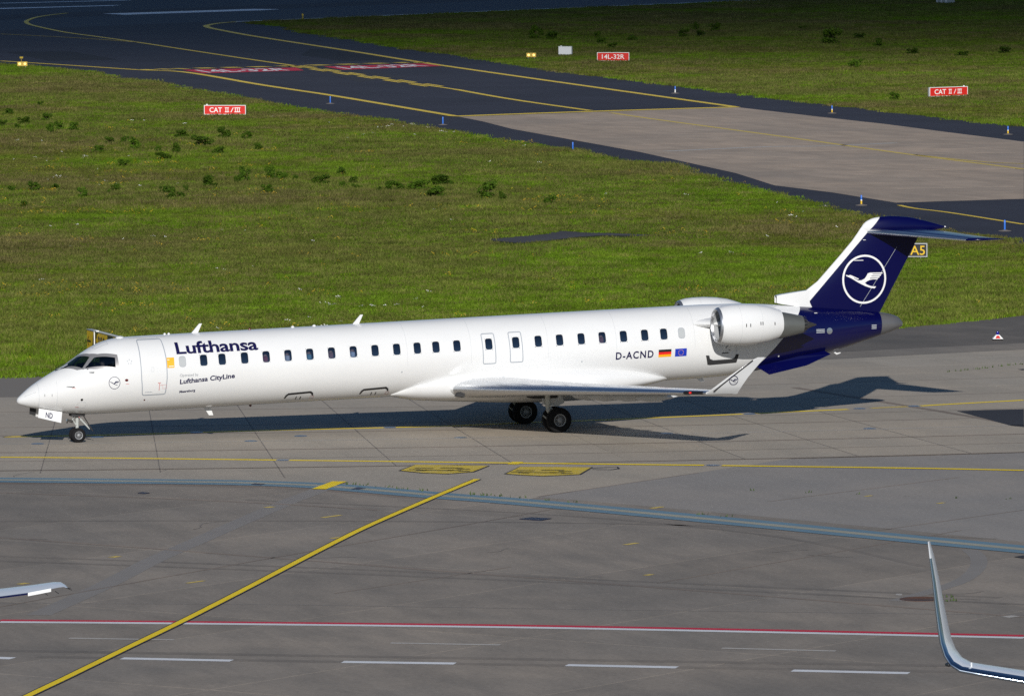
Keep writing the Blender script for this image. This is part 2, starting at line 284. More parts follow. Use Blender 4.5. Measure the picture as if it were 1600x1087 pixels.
# ------------------------------------------------------------------ surveyed ground positions (metres)
D = {'taxi_near_edge':[(100.46,433.86),(101.88,419.91),(102.34,402.81),(100.15,387.89),(100.63,372.26),(98.76,356.73),(98.07,343.08),(96.77,327.05),(95.59,310.24),(95.15,295.46),(94.94,288.33),(94.4,276.01),(92.98,255.61),(92.34,238.68),(91.72,225.03),(90.37,213.49),(90.16,195.86),(87.98,187.0),(84.72,165.43),(82.35,147.12),(79.88,132.64),(79.31,123.33),(79.38,115.53),(79.13,108.16),(77.67,101.58)],
'taxi_far_edge':[(163.06,557.35),(158.14,531.88),(155.04,501.35),(151.98,478.39),(150.06,459.98),(148.1,436.49),(145.7,416.75),(142.89,391.37),(141.57,371.77),(140.32,353.25),(139.14,335.72),(137.76,316.73),(136.65,299.38),(136.39,286.62),(135.42,272.44),(134.94,260.08),(134.9,249.34)],
'taxi_concrete':[(102.37,286.06),(128.18,295.31),(127.47,273.55),(127.18,258.47),(126.1,242.0),(125.11,224.08),(96.08,149.13),(87.62,148.0),(88.35,161.15),(88.11,171.02),(91.23,187.43),(95.41,219.89),(97.2,239.93),(99.13,261.63),(101.39,276.69)],
'runway_edge':[(163.38,580.56),(174.01,589.08),(181.01,592.63),(207.62,613.32),(253.39,651.75)],
'Y1':[(155.75,634.15),(150.84,623.98),(146.75,613.63),(143.02,601.61),(141.0,594.11),(139.08,585.01),(137.39,574.34),(134.0,546.09),(132.71,525.81),(131.18,501.12),(128.6,468.25),(125.98,433.5),(124.79,415.08)],
'Y1b':[(124.79,415.08),(122.85,379.76),(119.77,344.91)],
'Y1c':[(119.77,344.91),(117.11,319.91),(115.39,293.44)],
'Y1d':[(115.45,288.23),(114.51,275.76),(112.85,243.42),(110.81,209.25),(110.03,188.58),(109.85,184.66)],
'Y1e':[(110.88,207.58),(110.99,200.54),(111.41,195.1),(112.66,191.93)],
'Y2':[(163.38,580.56),(160.14,575.71),(157.45,569.94),(155.19,563.69),(153.37,555.05),(151.95,544.81),(148.46,516.65),(142.66,457.84),(138.85,421.86),(135.37,383.07),(131.96,341.94),(129.03,305.78),(128.18,295.31)],
'Y3':[(102.81,443.94),(105.68,426.57),(108.26,410.05),(110.44,400.52),(107.89,366.57),(106.98,351.57),(106.0,333.9),(102.43,287.46)],
'Y4':[(125.62,541.85),(129.57,520.37),(131.18,501.12)],
'H1':[(108.7,409.82),(113.2,411.63),(120.46,413.08),(128.89,416.14),(137.28,419.34),(138.7,417.44)],
'H2':[(102.15,286.88),(114.68,291.56),(128.18,295.31)],
'Y5':[(97.33,220.1),(106.06,223.88),(109.62,223.33),(116.27,225.98)],
'Y6':[(86.77,145.13),(86.32,141.34),(86.48,135.79),(85.81,122.61)],
'red1':[(111.91,408.08),(123.34,409.36),(121.74,400.68),(111.13,397.07)],
'red2':[(126.47,410.9),(137.81,415.7),(137.26,407.21),(125.59,400.7)],
'rwA':[(154.65,666.45),(173.03,675.13),(170.64,670.77),(153.41,661.14)],
'rwB':[(159.1,629.4),(182.38,643.69),(184.93,639.69),(181.44,635.55),(160.12,621.98)],
'rwC':[(161.05,693.94),(180.76,702.42)],
'ap1':[(110.35,473.44),(116.81,472.34),(114.33,442.22),(107.08,441.59)],
'ap2':[(141.31,468.74),(142.13,463.17),(139.31,429.62),(133.01,427.34),(134.45,447.67)],
'ap3':[(124.31,409.91),(126.23,406.72),(125.46,378.37),(117.45,367.17)],
'path':[(53.92,120.53),(55.24,121.66),(58.44,124.05),(60.4,127.39),(61.26,125.25),(63.39,122.22),(65.97,119.01),(73.02,113.19),(72.7,112.31),(65.67,118.11),(62.8,120.4),(61.08,121.84),(59.61,121.11),(56.46,117.74),(54.78,116.47)],
'shoulder_edge':[(6.24,29.47),(7.71,29.61)],
'shoulder_edge_r':[(49.49,45.39),(51.63,46.75),(54.0,48.28),(58.23,51.4)],
'conc_edge':[(4.49,21.97),(5.3,22.17)],
'conc_edge_r':[(41.64,30.44),(46.34,31.75),(51.0,32.72)],
'patch_r':[(36.25,1.57),(37.41,1.6),(38.9,1.5),(35.92,-6.21),(35.7,-5.5),(35.88,-3.08)],
'patch_r2':[(45.99,20.49),(46.35,20.72),(46.03,19.91)],
'patch_r3':[(18.48,-50.4),(18.94,-50.06),(18.59,-50.95)],
'yel':[(-1.83,-5.19),(0.21,-6.21),(2.24,-7.25),(6.87,-9.84)],
'yel2':[(7.26,-10.08),(10.99,-12.14),(14.13,-13.92),(18.04,-16.1),(19.99,-17.16)],
'yel3':[(20.52,-17.5),(23.82,-19.41),(26.67,-21.11),(29.42,-22.99)],
'ycl1':[(0.37,3.25),(0.87,3.06),(4.72,2.6),(9.47,2.46),(14.19,2.07)],
'ycl2':[(14.6,2.07),(16.57,1.91),(18.87,2.24),(21.63,2.41),(24.19,2.66),(28.36,3.15)],
'ycl3':[(28.92,3.19),(30.78,3.59),(32.75,3.78)],
'ycl4':[(33.76,4.04),(35.29,4.25)],
'ycl5':[(35.84,4.36),(37.33,4.77),(40.47,5.53)],
'red':[(-13.89,-56.95),(-9.34,-59.05),(-1.05,-63.13),(5.1,-66.67),(11.07,-70.37)],
'white':[(-13.99,-57.36),(-9.45,-59.44),(-1.18,-63.56),(4.94,-67.13),(10.89,-70.82)],
'blue':[(-3.89,-14.0),(1.97,-17.06),(3.85,-18.3),(5.59,-20.0),(7.05,-22.6),(8.45,-25.26),(9.9,-27.65),(12.51,-32.96),(14.97,-38.28),(17.29,-43.49),(19.57,-48.42)],
'blueA':[(-3.58,-12.68),(4.14,-17.25)],
'blueB':[(-4.19,-15.31),(3.57,-19.35)],
'dash0':[(-16.28,-65.71),(-15.7,-66.17)],
'dash1':[(-13.0,-67.16),(-10.42,-68.67)],
'dash2':[(-7.78,-69.96),(-5.13,-71.34)],
'dash3':[(-2.52,-72.69),(0.01,-74.17)],
'dash4':[(2.56,-75.88),(5.17,-77.46)],
'edash0':[(-13.16,-61.97),(-10.6,-63.34)],
'edash1':[(-5.36,-66.12),(-2.74,-67.58)],
'edash2':[(2.53,-70.35),(5.12,-72.04)],
'lead':[(-20.33,-80.48),(-16.79,-73.63),(-15.55,-71.26),(-12.58,-65.48),(-9.31,-59.14),(-5.95,-52.46),(-3.13,-46.77),(0.14,-40.19),(2.93,-34.69),(6.13,-28.73),(8.49,-24.4),(11.16,-19.58)],
'stub':[(5.2,-21.25),(6.63,-18.73)],
'hexA':[(9.71,-15.45),(10.82,-13.45),(13.04,-14.72),(11.84,-16.81),(10.85,-17.23),(10.15,-16.56)],
'hexB':[(12.69,-17.94),(13.95,-15.48),(16.13,-16.61),(14.91,-19.07),(13.62,-19.23),(12.96,-18.44)],
'box_out':[(16.02,-16.83),(17.04,-16.69),(16.85,-17.42),(16.49,-17.69),(15.92,-17.33)],
'cover1':[(8.28,-33.66),(8.8,-33.28),(9.28,-33.88),(8.76,-34.42)],
'cover2':[(6.19,-21.63),(6.62,-21.04),(6.73,-21.59),(6.36,-21.95)],
'cover3':[(3.55,-18.78),(3.78,-18.4),(4.04,-18.81),(3.8,-19.13)],
'cover4':[(-0.76,-20.46),(-0.53,-20.17),(-0.37,-20.56),(-0.6,-20.77)],
'repair':[(11.15,-26.54),(14.82,-23.19),(18.87,-19.81),(22.78,-15.78),(28.45,-16.33),(32.47,-16.35),(20.65,-46.71),(18.22,-40.98),(15.84,-35.75),(13.31,-30.54)],
'manhole':[(11.77,-60.6)],
'pale1':[(12.19,-65.69),(12.6,-65.45),(12.77,-65.73),(12.34,-66.01)],
'pale2':[(11.44,-59.37),(11.63,-58.97),(11.76,-59.08),(11.58,-59.51)],
'arcpale':[(18.05,-47.84),(17.57,-49.74),(16.94,-51.55),(16.04,-53.62),(14.74,-56.06),(13.32,-58.01),(10.92,-60.83)],
'oldline':[(6.61,-18.73),(4.34,-22.92),(3.08,-25.14),(-0.01,-31.06),(-3.38,-37.57),(-5.75,-42.14),(-9.03,-49.03),(-12.58,-55.99)],
'markers':[(100.94,317.69),(96.73,271.46),(91.85,223.83),(133.72,327.24),(130.76,279.83),(128.64,236.36),(84.76,146.04),(82.5,116.94)],
'lights':[(7.07,-9.95),(20.26,-17.32),(14.4,2.05),(28.62,3.11),(35.57,4.31),(33.27,3.97),(7.25,2.51),(0.7,-0.21),(8.11,-1.85),(15.53,-3.17),(22.98,-4.15),(30.48,-4.83),(3.37,1.77),(10.36,-0.38)],
'catL':[(84.88,296.94),(87.84,295.46)],
'catR':[(149.17,307.58),(153.0,308.9)],
'rw':[(154.18,412.33),(156.92,410.82)],
'wb':[(156.79,432.86),(157.97,432.2)],
'A5':[(67.91,94.52),(69.43,93.86)],
'arrow':[(13.94,46.23),(13.89,40.14)],
'guard1':[(99.22,419.2)],
'guard2':[(150.63,422.23)],
'tipmark':[(173.62,588.25)],
'cab':[(267.43,623.52),(268.43,620.8)],
'cone':[(51.51,37.14)],
'shrubs':[(71.16,304.98,0.94,0.39,14,180),(65.4,282.41,0.53,0.38,5,198),(65.32,277.45,0.45,0.33,27,202),(67.95,286.66,0.91,0.43,36,194),(78.09,323.76,0.57,0.29,62,165),(71.02,291.63,0.69,0.46,73,189),(65.92,269.03,0.68,0.74,80,208),(67.59,273.47,0.67,0.53,92,204),(68.27,271.92,0.89,0.52,114,205),(60.81,234.04,0.76,0.52,153,239),(65.32,248.84,0.71,0.35,171,224),(66.53,249.38,0.5,0.43,194,223),(64.68,239.28,0.84,0.7,209,233),(65.01,233.8,0.48,0.34,247,238),(65.77,231.68,0.62,0.58,276,239),(72.86,257.76,0.94,0.41,283,214),(73.05,254.96,0.36,0.22,302,216),(70.3,242.03,1.33,0.53,316,228),(74.8,252.96,0.93,0.72,350,217),(75.86,250.54,0.72,0.5,386,219),(68.05,228.86,0.75,0.44,342,241),(72.18,233.92,0.55,0.42,403,234),(62.19,221.43,0.87,0.44,255,250),(57.45,213.19,0.66,0.33,194,260),(42.54,182.03,0.49,0.27,19,300),(43.88,181.97,0.67,0.47,52,299),(45.61,183.4,0.55,0.34,87,297),(44.89,173.38,0.54,0.51,130,309),(48.8,180.84,0.67,0.37,181,298),(47.54,177.57,0.24,0.18,170,302),(50.8,176.9,0.49,0.39,256,302),(49.3,169.53,0.6,0.6,266,311),(50.09,169.96,0.48,0.34,283,310),(52.5,178.04,0.31,0.31,291,299),(55.28,183.18,0.99,0.59,326,292),(58.18,186.99,0.5,0.48,372,287),(58.94,188.09,0.69,0.83,383,285),(61.58,191.85,0.63,0.63,422,280),(61.8,190.27,0.88,0.5,438,281),(56.65,174.23,0.67,0.51,419,302),(62.32,188.57,0.38,0.28,461,283),(38.92,163.63,0.47,0.33,37,324),(73.12,265.52,0.29,0.18,247,208),(67.42,195.75,0.58,0.36,534,273),(62.67,183.78,0.93,0.52,502,288),(62.72,178.93,0.49,0.33,536,293),(62.8,175.83,0.61,0.27,559,297),(64.33,173.2,1.1,0.51,616,299),(66.09,173.77,1.1,0.56,655,297),(64.16,163.85,1.31,0.53,680,310),(69.12,178.82,1.36,0.64,692,290),(66.58,160.92,0.95,0.9,762,312),(67.13,159.89,0.47,0.45,784,313),(67.98,153.09,0.7,0.47,859,321),(62.93,171.65,0.42,0.27,592,301),(64.65,183.44,0.5,0.32,552,287),(62.3,188.29,0.38,0.28,462,283),(172.64,491.18,1.37,1.3,838,61),(173.41,487.93,1.37,0.82,862,62),(188.95,490.24,1.03,0.76,1068,58),(197.61,511.68,0.71,0.85,1088,49),(189.76,486.92,1.03,0.76,1094,59),(198.54,508.11,1.13,0.85,1116,50),(194.08,457.04,1.72,1.39,1300,69),(169.94,383.05,1.25,0.74,1336,106),(172.92,469.12,1.07,0.57,940,69),(168.97,453.13,0.88,0.46,958,76),(179.07,477.75,1.08,0.57,988,64),(188.71,418.67,1.13,0.53,1425,86),(195.55,447.06,1.05,0.72,1372,72),(203.06,473.6,1.22,0.48,1342,61),(191.17,411.41,1.12,0.44,1502,88),(197.87,417.15,1.13,0.54,1570,84),(209.21,509.41,0.92,0.43,1252,48),(144.83,304.12,0.83,0.57,1398,156),(178.41,487.85,0.68,0.68,932,61)]}
# ------------------------------------------------------------------ terrain, runway, taxiway
def soil():
    m, nt, b = newmat('meadow_soil'); P = wpos(nt)
    n = noise(nt, P, 0.15, 5, 0.6); n2 = noise(nt, P, 3.0, 5, 0.7)
    c = mix(nt, n2, ramp(nt, n, [(0.35, (0.060, 0.085, 0.014)), (0.65, (0.080, 0.082, 0.022))]), (0.045, 0.055, 0.012))
    nt.links.new(c, b.inputs['Base Color']); b.inputs['Roughness'].default_value = 0.95; b.inputs['Specular IOR Level'].default_value = 0.1
    bump(nt, b, n2, 0.5, 0.1); return m
M['soil'] = soil()
sheet('terrain', [(-5000, -5000), (5000, -5000), (5000, 5000), (-5000, 5000)], -0.06, M['soil'], kind='structure')
RD = Vector((0.775, 0.632)).normalized(); RN = Vector((-RD.y, RD.x)); RA = Vector((174.0, 589.1))
def rw(a, b): return tuple(RA + RD * a + RN * b)
runway = sheet('runway', [rw(-900, -1.5), rw(900, -1.5), rw(900, 125), rw(-900, 125)], -0.042, M['runway'], kind='structure')
far = D['taxi_far_edge']; near = D['taxi_near_edge']
taxi_poly = [rw(-150, 4), (30, 470), (85, 462), *near, (79, 92), (95, 78), (170, 70), (150, 150), (137, 215), *reversed(far), rw(-10, 4)]
taxiway = sheet('taxiway', taxi_poly, -0.034, M['asphalt'], kind='structure')
# grass growing over the taxiway edge is real turf: the meadow edge is left to the grass
sheet('concrete_lane', D['taxi_concrete'], -0.028, M['far_concrete'], taxiway)
# slabs of the concrete lane
tdir = (Vector(D['Y1d'][-1]) - Vector(D['Y1d'][0])).normalized(); tnor = Vector((-tdir.y, tdir.x)); t0 = Vector(D['Y1d'][0])
def slab_mesh(name, quad, z0, z1, ch=0.012):
    q = [Vector(p) for p in quad]; c = sum(q, Vector((0, 0))) / 4
    ins = [p + (c - p).normalized() * ch * 1.4 for p in q]
    v = [(*p, z0) for p in q] + [(*p, z1 - ch * 0.5) for p in q] + [(*p, z1) for p in ins]
    f = [(0, 1, 5, 4), (1, 2, 6, 5), (2, 3, 7, 6), (3, 0, 4, 7), (4, 5, 9, 8), (5, 6, 10, 9), (6, 7, 11, 10), (7, 4, 8, 11), (8, 9, 10, 11)]
    me = bpy.data.meshes.new(name); me.from_pydata(v, [], f); me.update(); return me
cl = D['taxi_concrete']; sl = 7.6
lane_me = slab_mesh('slab', [(-sl / 2 + 0.03, -sl / 2 + 0.03), (sl / 2 - 0.03, -sl / 2 + 0.03), (sl / 2 - 0.03, sl / 2 - 0.03), (-sl / 2 + 0.03, sl / 2 - 0.03)], -0.03, -0.02)
lane_me.materials.append(M['far_concrete'])
for i in range(-6, 26):
    for j in range(-6, 6):
        c = t0 + tdir * (i * sl) + tnor * ((j + 0.5) * sl)
        if all(inside(tuple(c + tdir * a * sl / 2 + tnor * b_ * sl / 2), cl) for a in (-1, 1) for b_ in (-1, 1)):
            o = bpy.data.objects.new('slab', lane_me); COL.objects.link(o); o.parent = taxiway
            o.location = (c.x, c.y, 0); o.rotation_euler.z = atan2(tdir.y, tdir.x)
for k in ('ap1', 'ap2'): sheet('asphalt_patch', D[k], -0.029, M['new_asphalt'], taxiway)
sheet('asphalt_patch', D['ap3'], -0.029, M['patch_asphalt'], taxiway)
YF = M['yellow_far']
for k, w, m in (('Y1', 0.55, YF), ('Y1c', 0.6, YF), ('Y1d', 0.5, M['yellow_old']), ('Y1e', 0.4, M['yellow_old']), ('Y2', 0.75, YF), ('Y3', 0.75, YF), ('Y4', 0.3, YF), ('Y6', 0.35, YF)):
    ribbon('taxi_line', D[k], w, -0.016, m, taxiway)
ribbon('taxi_line', D['Y5'], 0.9, -0.016, M['pale'], taxiway)
for s in (-0.7, 0, 0.7):      # enhanced centre line ahead of the holding position
    a, b_ = Vector(D['Y1b'][0]), Vector(D['Y1b'][-1]); d = (b_ - a).normalized(); nn = Vector((-d.y, d.x))
    if s == 0: ribbon('taxi_line', [tuple(a), tuple(b_)], 0.45, -0.016, YF, taxiway)
    else:
        L = (b_ - a).length; k = 0.0
        while k < L - 6:
            ribbon('taxi_dash', [tuple(a + d * k + nn * s), tuple(a + d * (k + 7) + nn * s)], 0.4, -0.016, YF, taxiway, curved=False); k += 11
h = D['H1']
for i in range(13):           # holding position, dashed
    def along(t):
        t = t * (len(h) - 1); k = min(int(t), len(h) - 2); u = t - k
        return (h[k][0] * (1 - u) + h[k + 1][0] * u, h[k][1] * (1 - u) + h[k + 1][1] * u)
    ribbon('hold_line', [along(i / 13), along((i + 0.6) / 13)], 2.2, -0.016, YF, taxiway, curved=False)
ribbon('hold_line', D['H2'], 1.5, -0.014, YF, taxiway)
for k in ('red1', 'red2'):
    p = [Vector(q) for q in D[k]]
    sheet('runway_name_marking', D[k], -0.02, M['red'], taxiway)
    v, f = text2d('14L-32R', 1.0, 0.02)
    v[:, 0] /= v[:, 0].max(); v[:, 1] /= 0.69 / 0.69
    pts = []
    for a, b_ in v:
        a = 0.08 + a * 0.80; b_ = 0.16 + b_ * 0.68
        lo = p[3].lerp(p[2], a); hi = p[0].lerp(p[1], a); q = lo.lerp(hi, b_); pts.append((q.x, q.y, -0.012))
    obj('runway_name_lettering', pts, f, M['white_far'], taxiway)
# runway paint
ribbon('runway_edge_line', [rw(-14, 1), rw(300, 1)], 0.95, -0.036, M['white_far'], runway, curved=False)
sheet('runway_marking', D['rwA'], -0.036, M['white_far'], runway)
sheet('runway_marking', D['rwB'], -0.036, M['white_far'], runway)
ribbon('runway_marking', D['rwC'], 2.5, -0.036, M['white_far'], runway, curved=False)
sheet('rubber_band', [rw(-300, 34), rw(400, 34), rw(400, 48), rw(-300, 48)], -0.038, M['asphalt'], runway)
path = sheet('path', D['path'], -0.045, M['shoulder'], kind='structure')

# ------------------------------------------------------------------ apron
ge = [(-140, -40), (-60, -8), (-20, 14), *D['shoulder_edge'], (22, 34.5), (38, 40.5), *D['shoulder_edge_r'], (75, 62), (110, 76), (170, 90)]
apron = sheet('apron', [*ge, (170, -330), (-140, -330)], -0.03, M['shoulder'], kind='structure')
sheet('worn_shoulder', [(30, 24), (38, 40.3), *D['shoulder_edge_r'], (75, 61), (110, 75), (170, 89), (170, 20), (30, 20)], -0.026, M['worn_shoulder'], apron)
AC = Vector((41.0, 150.0)); RO = 166.4; DR = 3.65; P0 = -0.2596; DP = 0.0243
def arc(r, ph): return (AC.x + r * sin(ph), AC.y - r * cos(ph))
conc_in = [(-60, -30), (-20, 5), (0, 20.3), *D['conc_edge'], (20, 25.5), *D['conc_edge_r'], (62, 35), (80, 38), (80, -60), (-60, -60)]
sheet('slab_bed', [arc(RO, P0 + DP * k) for k in range(-8, 20)] + [arc(RO - DR * 13, P0 + DP * k) for k in range(19, -9, -1)], -0.02, M['joint_bed'], apron)
for j in range(13):
    r1, r0 = RO - DR * j, RO - DR * (j + 1); hw = 0.007
    q = [(r0 * sin(-DP / 2) + hw, -r0 * cos(DP / 2) - hw), (r1 * sin(-DP / 2) + hw, -r1 * cos(DP / 2) + hw), (r1 * sin(DP / 2) - hw, -r1 * cos(DP / 2) + hw), (r0 * sin(DP / 2) - hw, -r0 * cos(DP / 2) - hw)]
    me = slab_mesh('slab', q, -0.03, 0.0); me.materials.append(M['concrete'])
    for i in range(-7, 18):
        ph = P0 + DP * (i + 0.5); c = arc((r0 + r1) / 2, ph)
        if inside(c, conc_in) and c[0] < 62 and c[0] > -14:
            o = bpy.data.objects.new('slab', me); COL.objects.link(o); o.parent = apron
            o.location = (AC.x, AC.y, 0); o.rotation_euler.z = ph
for j, w in ((1, 0.10), (2, 0.28), (3, 0.07), (4, 0.20), (5, 0.12), (0, 0.22), (7, 0.1), (9, 0.08)):
    ribbon('joint_seal', [arc(RO - DR * j, P0 + DP * k * 0.5) for k in range(-10, 34)], w, 0.003, M['joint'], apron, 2)
for i, a, b_ in ((0, -.3, 9), (1, -.3, 9), (2, -1.1, 9), (3, 0, 9), (4, 0, 9), (6, 0, 9), (7, 0, 9), (8, 0, 6)):
    ribbon('joint_seal', [arc(RO - DR * a, P0 + DP * i), arc(RO - DR * b_, P0 + DP * i)], 0.032, 0.003, M['joint_dark'], apron, curved=False)
a, b_ = Vector(arc(RO - DR * 8.5, P0 + DP * 8.7)), Vector(arc(RO - 0.2, P0 + DP * 9.6))
ribbon('joint_seal', [tuple(a), tuple(a.lerp(b_, 0.5) + Vector((0.25, 0))), tuple(b_)], 0.35, 0.0035, M['joint'], apron)
# older slabs between the taxi lane and the stands
U = Vector((cos(radians(38)), sin(radians(38)))); V = Vector((sin(radians(38)), -cos(radians(38))))
SLW, SLL = 7.85, 14.0
old_me = slab_mesh('slab', [tuple(U * a * (SLL / 2 - 0.01) + V * b_ * (SLW / 2 - 0.01)) for a, b_ in ((-1, 1), (1, 1), (1, -1), (-1, -1))], -0.029, -0.010)
old_me.materials.append(M['old_concrete'])
for i in range(-5, 7):
    for j in range(-6, 16):
        c = U * (-28.0 + SLL * (i + 0.5)) + V * (27.6 + SLW * (j + 0.5))
        if -45 < c.x < 60 and -150 < c.y < 8 and (c - AC).length > RO - 6:
            o = bpy.data.objects.new('slab', old_me); COL.objects.link(o); o.parent = apron; o.location = (c.x, c.y, 0)
sheet('repaired_concrete', D['repair'], -0.0085, M['repaired'], apron)
near_fill = sheet('slab_bed', [(-140, -330), (170, -330), (170, -150), (60, -80), (60, 20), (-45, 8), (-45, -80), (-140, -150)], -0.024, M['old_concrete'], apron)
for pts, w in (([(-8.5, -33.6), (-4.4, -39.5), (1.2, -48), (8, -58.4), (14, -68)], 0.22), ([(-13.1, -53.5), (-2.9, -43.4), (6.5, -34.5), (12, -29)], 0.1),
               ([(-3.3, -53.3), (3.6, -47.9)], 0.08), ([(6.2, -53.8), (11, -49.7), (20, -42)], 0.08), ([(11.2, -26.3), (18.9, -19.8)], 0.1), ([(17.6, -30.7), (26.5, -24.6)], 0.08),
               ([(17.5, -41.2), (24.2, -36.4)], 0.08), ([(-5, -18.5), (1, -24), (5, -29)], 0.25)):
    ribbon('joint_seal', pts, w, -0.0055, M['joint'], apron)
ribbon('joint_seal', [(-13, -52.5), (-6.1, -55.4), (0.3, -58.9), (6.7, -62.3), (14, -66)], 0.08, -0.006, M['ghost'], apron)
ribbon('dirty_edge', [(33, 28.6), *D['conc_edge_r'], (58, 34.2), (66, 36)], 3.2, 0.0025, M['dirty_concrete'], apron)
sheet('concrete_margin', [arc(RO - .3, P0 + DP * k * .5) for k in range(-12, 14)] + [(11.4, -26.2), (10.2, -27.6)] + list(reversed(D['blue'][:6])) + [(-9.5, -11.5), (-14, -9)], -0.0075, M['concrete'], apron)
ribbon('dirty_edge', [tuple(Vector(p) + Vector((-.5, -.9))) for p in D['blue'][:6]], 0.9, -0.0072, M['joint'], apron)
for pts, w in (([(-14, -36), (-6, -42.5), (3, -50.5), (14, -61)], .35), ([(-13, -38.5), (-5, -45), (4, -53), (14, -63)], .35), ([(-12, -27), (0, -31), (12, -37), (20, -45)], .3), ([(-16, -64), (-4, -70.5), (10, -78)], .5), ([(-15, -66), (-3, -72.5), (11, -80)], .5), ([(2, -24), (10, -33), (14, -42), (15, -52)], .28)):
    ribbon('tyre_mark', pts, w, -0.0078, M['tyre_mark'], apron)
# markings near the airliner
Zm = 0.006
for k in ('ycl1', 'ycl2', 'ycl3', 'ycl4', 'ycl5'): ribbon('taxi_line', D[k], 0.36, Zm, M['yellow'] if k != 'ycl4' else M['yellow_old'], apron)
for k in ('yel', 'yel2', 'yel3'): ribbon('taxi_line', D[k], 0.40, Zm, M['yellow'], apron)
ribbon('faded_line', [arc(RO - DR * 3 - 0.0, P0 + DP * k) for k in range(-4, 12)], 0.16, 0.0045, M['pale'], apron)
for (a, b_) in (((6.3, -1.6), (7.6, -1.9)),): pass
# blue service band with khaki core
bl = smooth_line(D['blue'], 6); bl = [Vector((-9.5, -11.5, 0)), *bl, Vector((24, -58, 0)), Vector((28, -67, 0))]
def offset_line(p, d):
    out = []
    for i, q in enumerate(p):
        t = (p[min(i + 1, len(p) - 1)] - p[max(i - 1, 0)]).normalized(); out.append(tuple((q + Vector((-t.y, t.x, 0)) * d).xy))
    return out
ribbon('service_band', [tuple(q.xy) for q in bl], 1.75, Zm - 0.002, M['blue'], apron, curved=False)
ribbon('service_band_core', [tuple(q.xy) for q in bl], 0.5, Zm + 0.002, M['khaki'], apron, curved=False)
ld = smooth_line(D['lead'], 6)
ribbon('lead_line_border', [tuple(q.xy) for q in ld], 0.33, Zm + 0.004, M['line_border'], apron, curved=False)
ribbon('lead_line', [tuple(q.xy) for q in ld], 0.225, Zm + 0.008, M['yellow'], apron, curved=False)
ribbon('lead_line_stub', D['stub'], 0.5, Zm + 0.006, M['yellow'], apron, curved=False)
ribbon('erased_line', D['oldline'], 0.7, -0.0065, M['ghost'], apron)
ribbon('erased_line', D['arcpale'], 0.5, -0.0065, M['ghost'], apron)
def grow(poly, d):
    c = sum((Vector(p) for p in poly), Vector((0, 0))) / len(poly); return [tuple(Vector(p) + (Vector(p) - c).normalized() * d) for p in poly]
for k in ('hexA', 'hexB'):
    sheet('stand_marking_border', grow(D[k], 0.09), Zm, M['line_border'], apron); sheet('stand_marking', D[k], Zm + 0.004, M['hex_yellow'], apron)
M['smudge'] = road_paint('smudge', (0.10, 0.085, 0.03), 0.4, (0.5, 0.36, 0.03), 0.7, 3)
for k in ('hexA', 'hexB'):
    c = sum((Vector(p) for p in D[k]), Vector((0, 0))) / 6; e = (Vector(D[k][2]) - Vector(D[k][1])).normalized(); n_ = Vector((-e.y, e.x))
    for a, b_, L in ((-0.7, 0.45, 0.5), (-0.9, -0.1, 0.3), (0.9, -0.45, 0.3), (0.2, 0.7, 0.6), (0.7, 0.3, 0.35), (-0.1, -0.25, 0.9), (0.5, -0.2, 0.4), (-0.6, -0.4, 0.3)):
        q = c + e * a + n_ * b_; ribbon('worn_lettering', [tuple(q - e * L * .65), tuple(q + e * L * .65)], 0.30, Zm + 0.007, M['smudge'], apron, curved=False)
ribbon('stand_box_line', D['box_out'], 0.1, Zm, M['line_border'], apron, curved=False)
q = Vector((14.25, -13.95)); ribbon('taxi_line', [tuple(q + Vector((-0.25, -0.5))), tuple(q + Vector((0.2, 0.35)))], 0.4, Zm + 0.003, M['yellow'], apron, curved=False)
ribbon('red_line', D['red'], 0.44, -0.004, M['red'], apron); ribbon('white_line', D['white'], 0.42, -0.0035, M['white'], apron)
rd = (Vector(D['red'][-1]) - Vector(D['red'][0])).normalized()
for k in range(5): ribbon('road_dash', D['dash%d' % k], 0.46, -0.004, M['white'], apron, curved=False)
for k in range(3): ribbon('road_dash', D['edash%d' % k], 0.26, -0.004, M['pale'], apron, curved=False)
for k in ('patch_r', 'patch_r2', 'patch_r3'): sheet('asphalt_patch', D[k], 0.0045, M['patch_asphalt'], apron)
for k in ('pale1', 'pale2'): sheet('worn_paint', D[k], -0.004, M['pale'], apron)
for p, L, w in (((-6.2, -48.8), 0.8, 0.16), ((3.0, -30.6), 1.0, 0.2), ((1.3, -37.4), 0.7, 0.2), ((9.1, -42.5), 0.7, 0.2), ((-6.6, -40.8), 0.4, 0.25), ((2.0, -26.8), 0.4, 0.25), ((-11.0, -47.5), 0.4, 0.25), ((13.6, -31.4), 0.7, 0.2), ((6.7, -51.5), 0.35, 0.2), ((21.3, -30), 0.4, 0.15), ((22.6, -33.2), 0.4, 0.15)):
    q = Vector(p); ribbon('paint_scrap', [tuple(q - U * L / 2), tuple(q + U * L / 2)], w, -0.003, M['yellow_old'], apron, curved=False)
cr = random.Random(5)
def crack(p, ang, L, w=0.045):
    a0 = ang
    pts = [Vector(p)]
    while L > 0:
        s = cr.uniform(0.2, 0.5); ang += cr.uniform(-0.45, 0.45) - 0.25 * (ang - a0); pts.append(pts[-1] + Vector((cos(ang), sin(ang))) * s); L -= s
    ribbon('crack', [tuple(q) for q in pts], w, -0.005, M['joint_dark'], apron, curved=False)
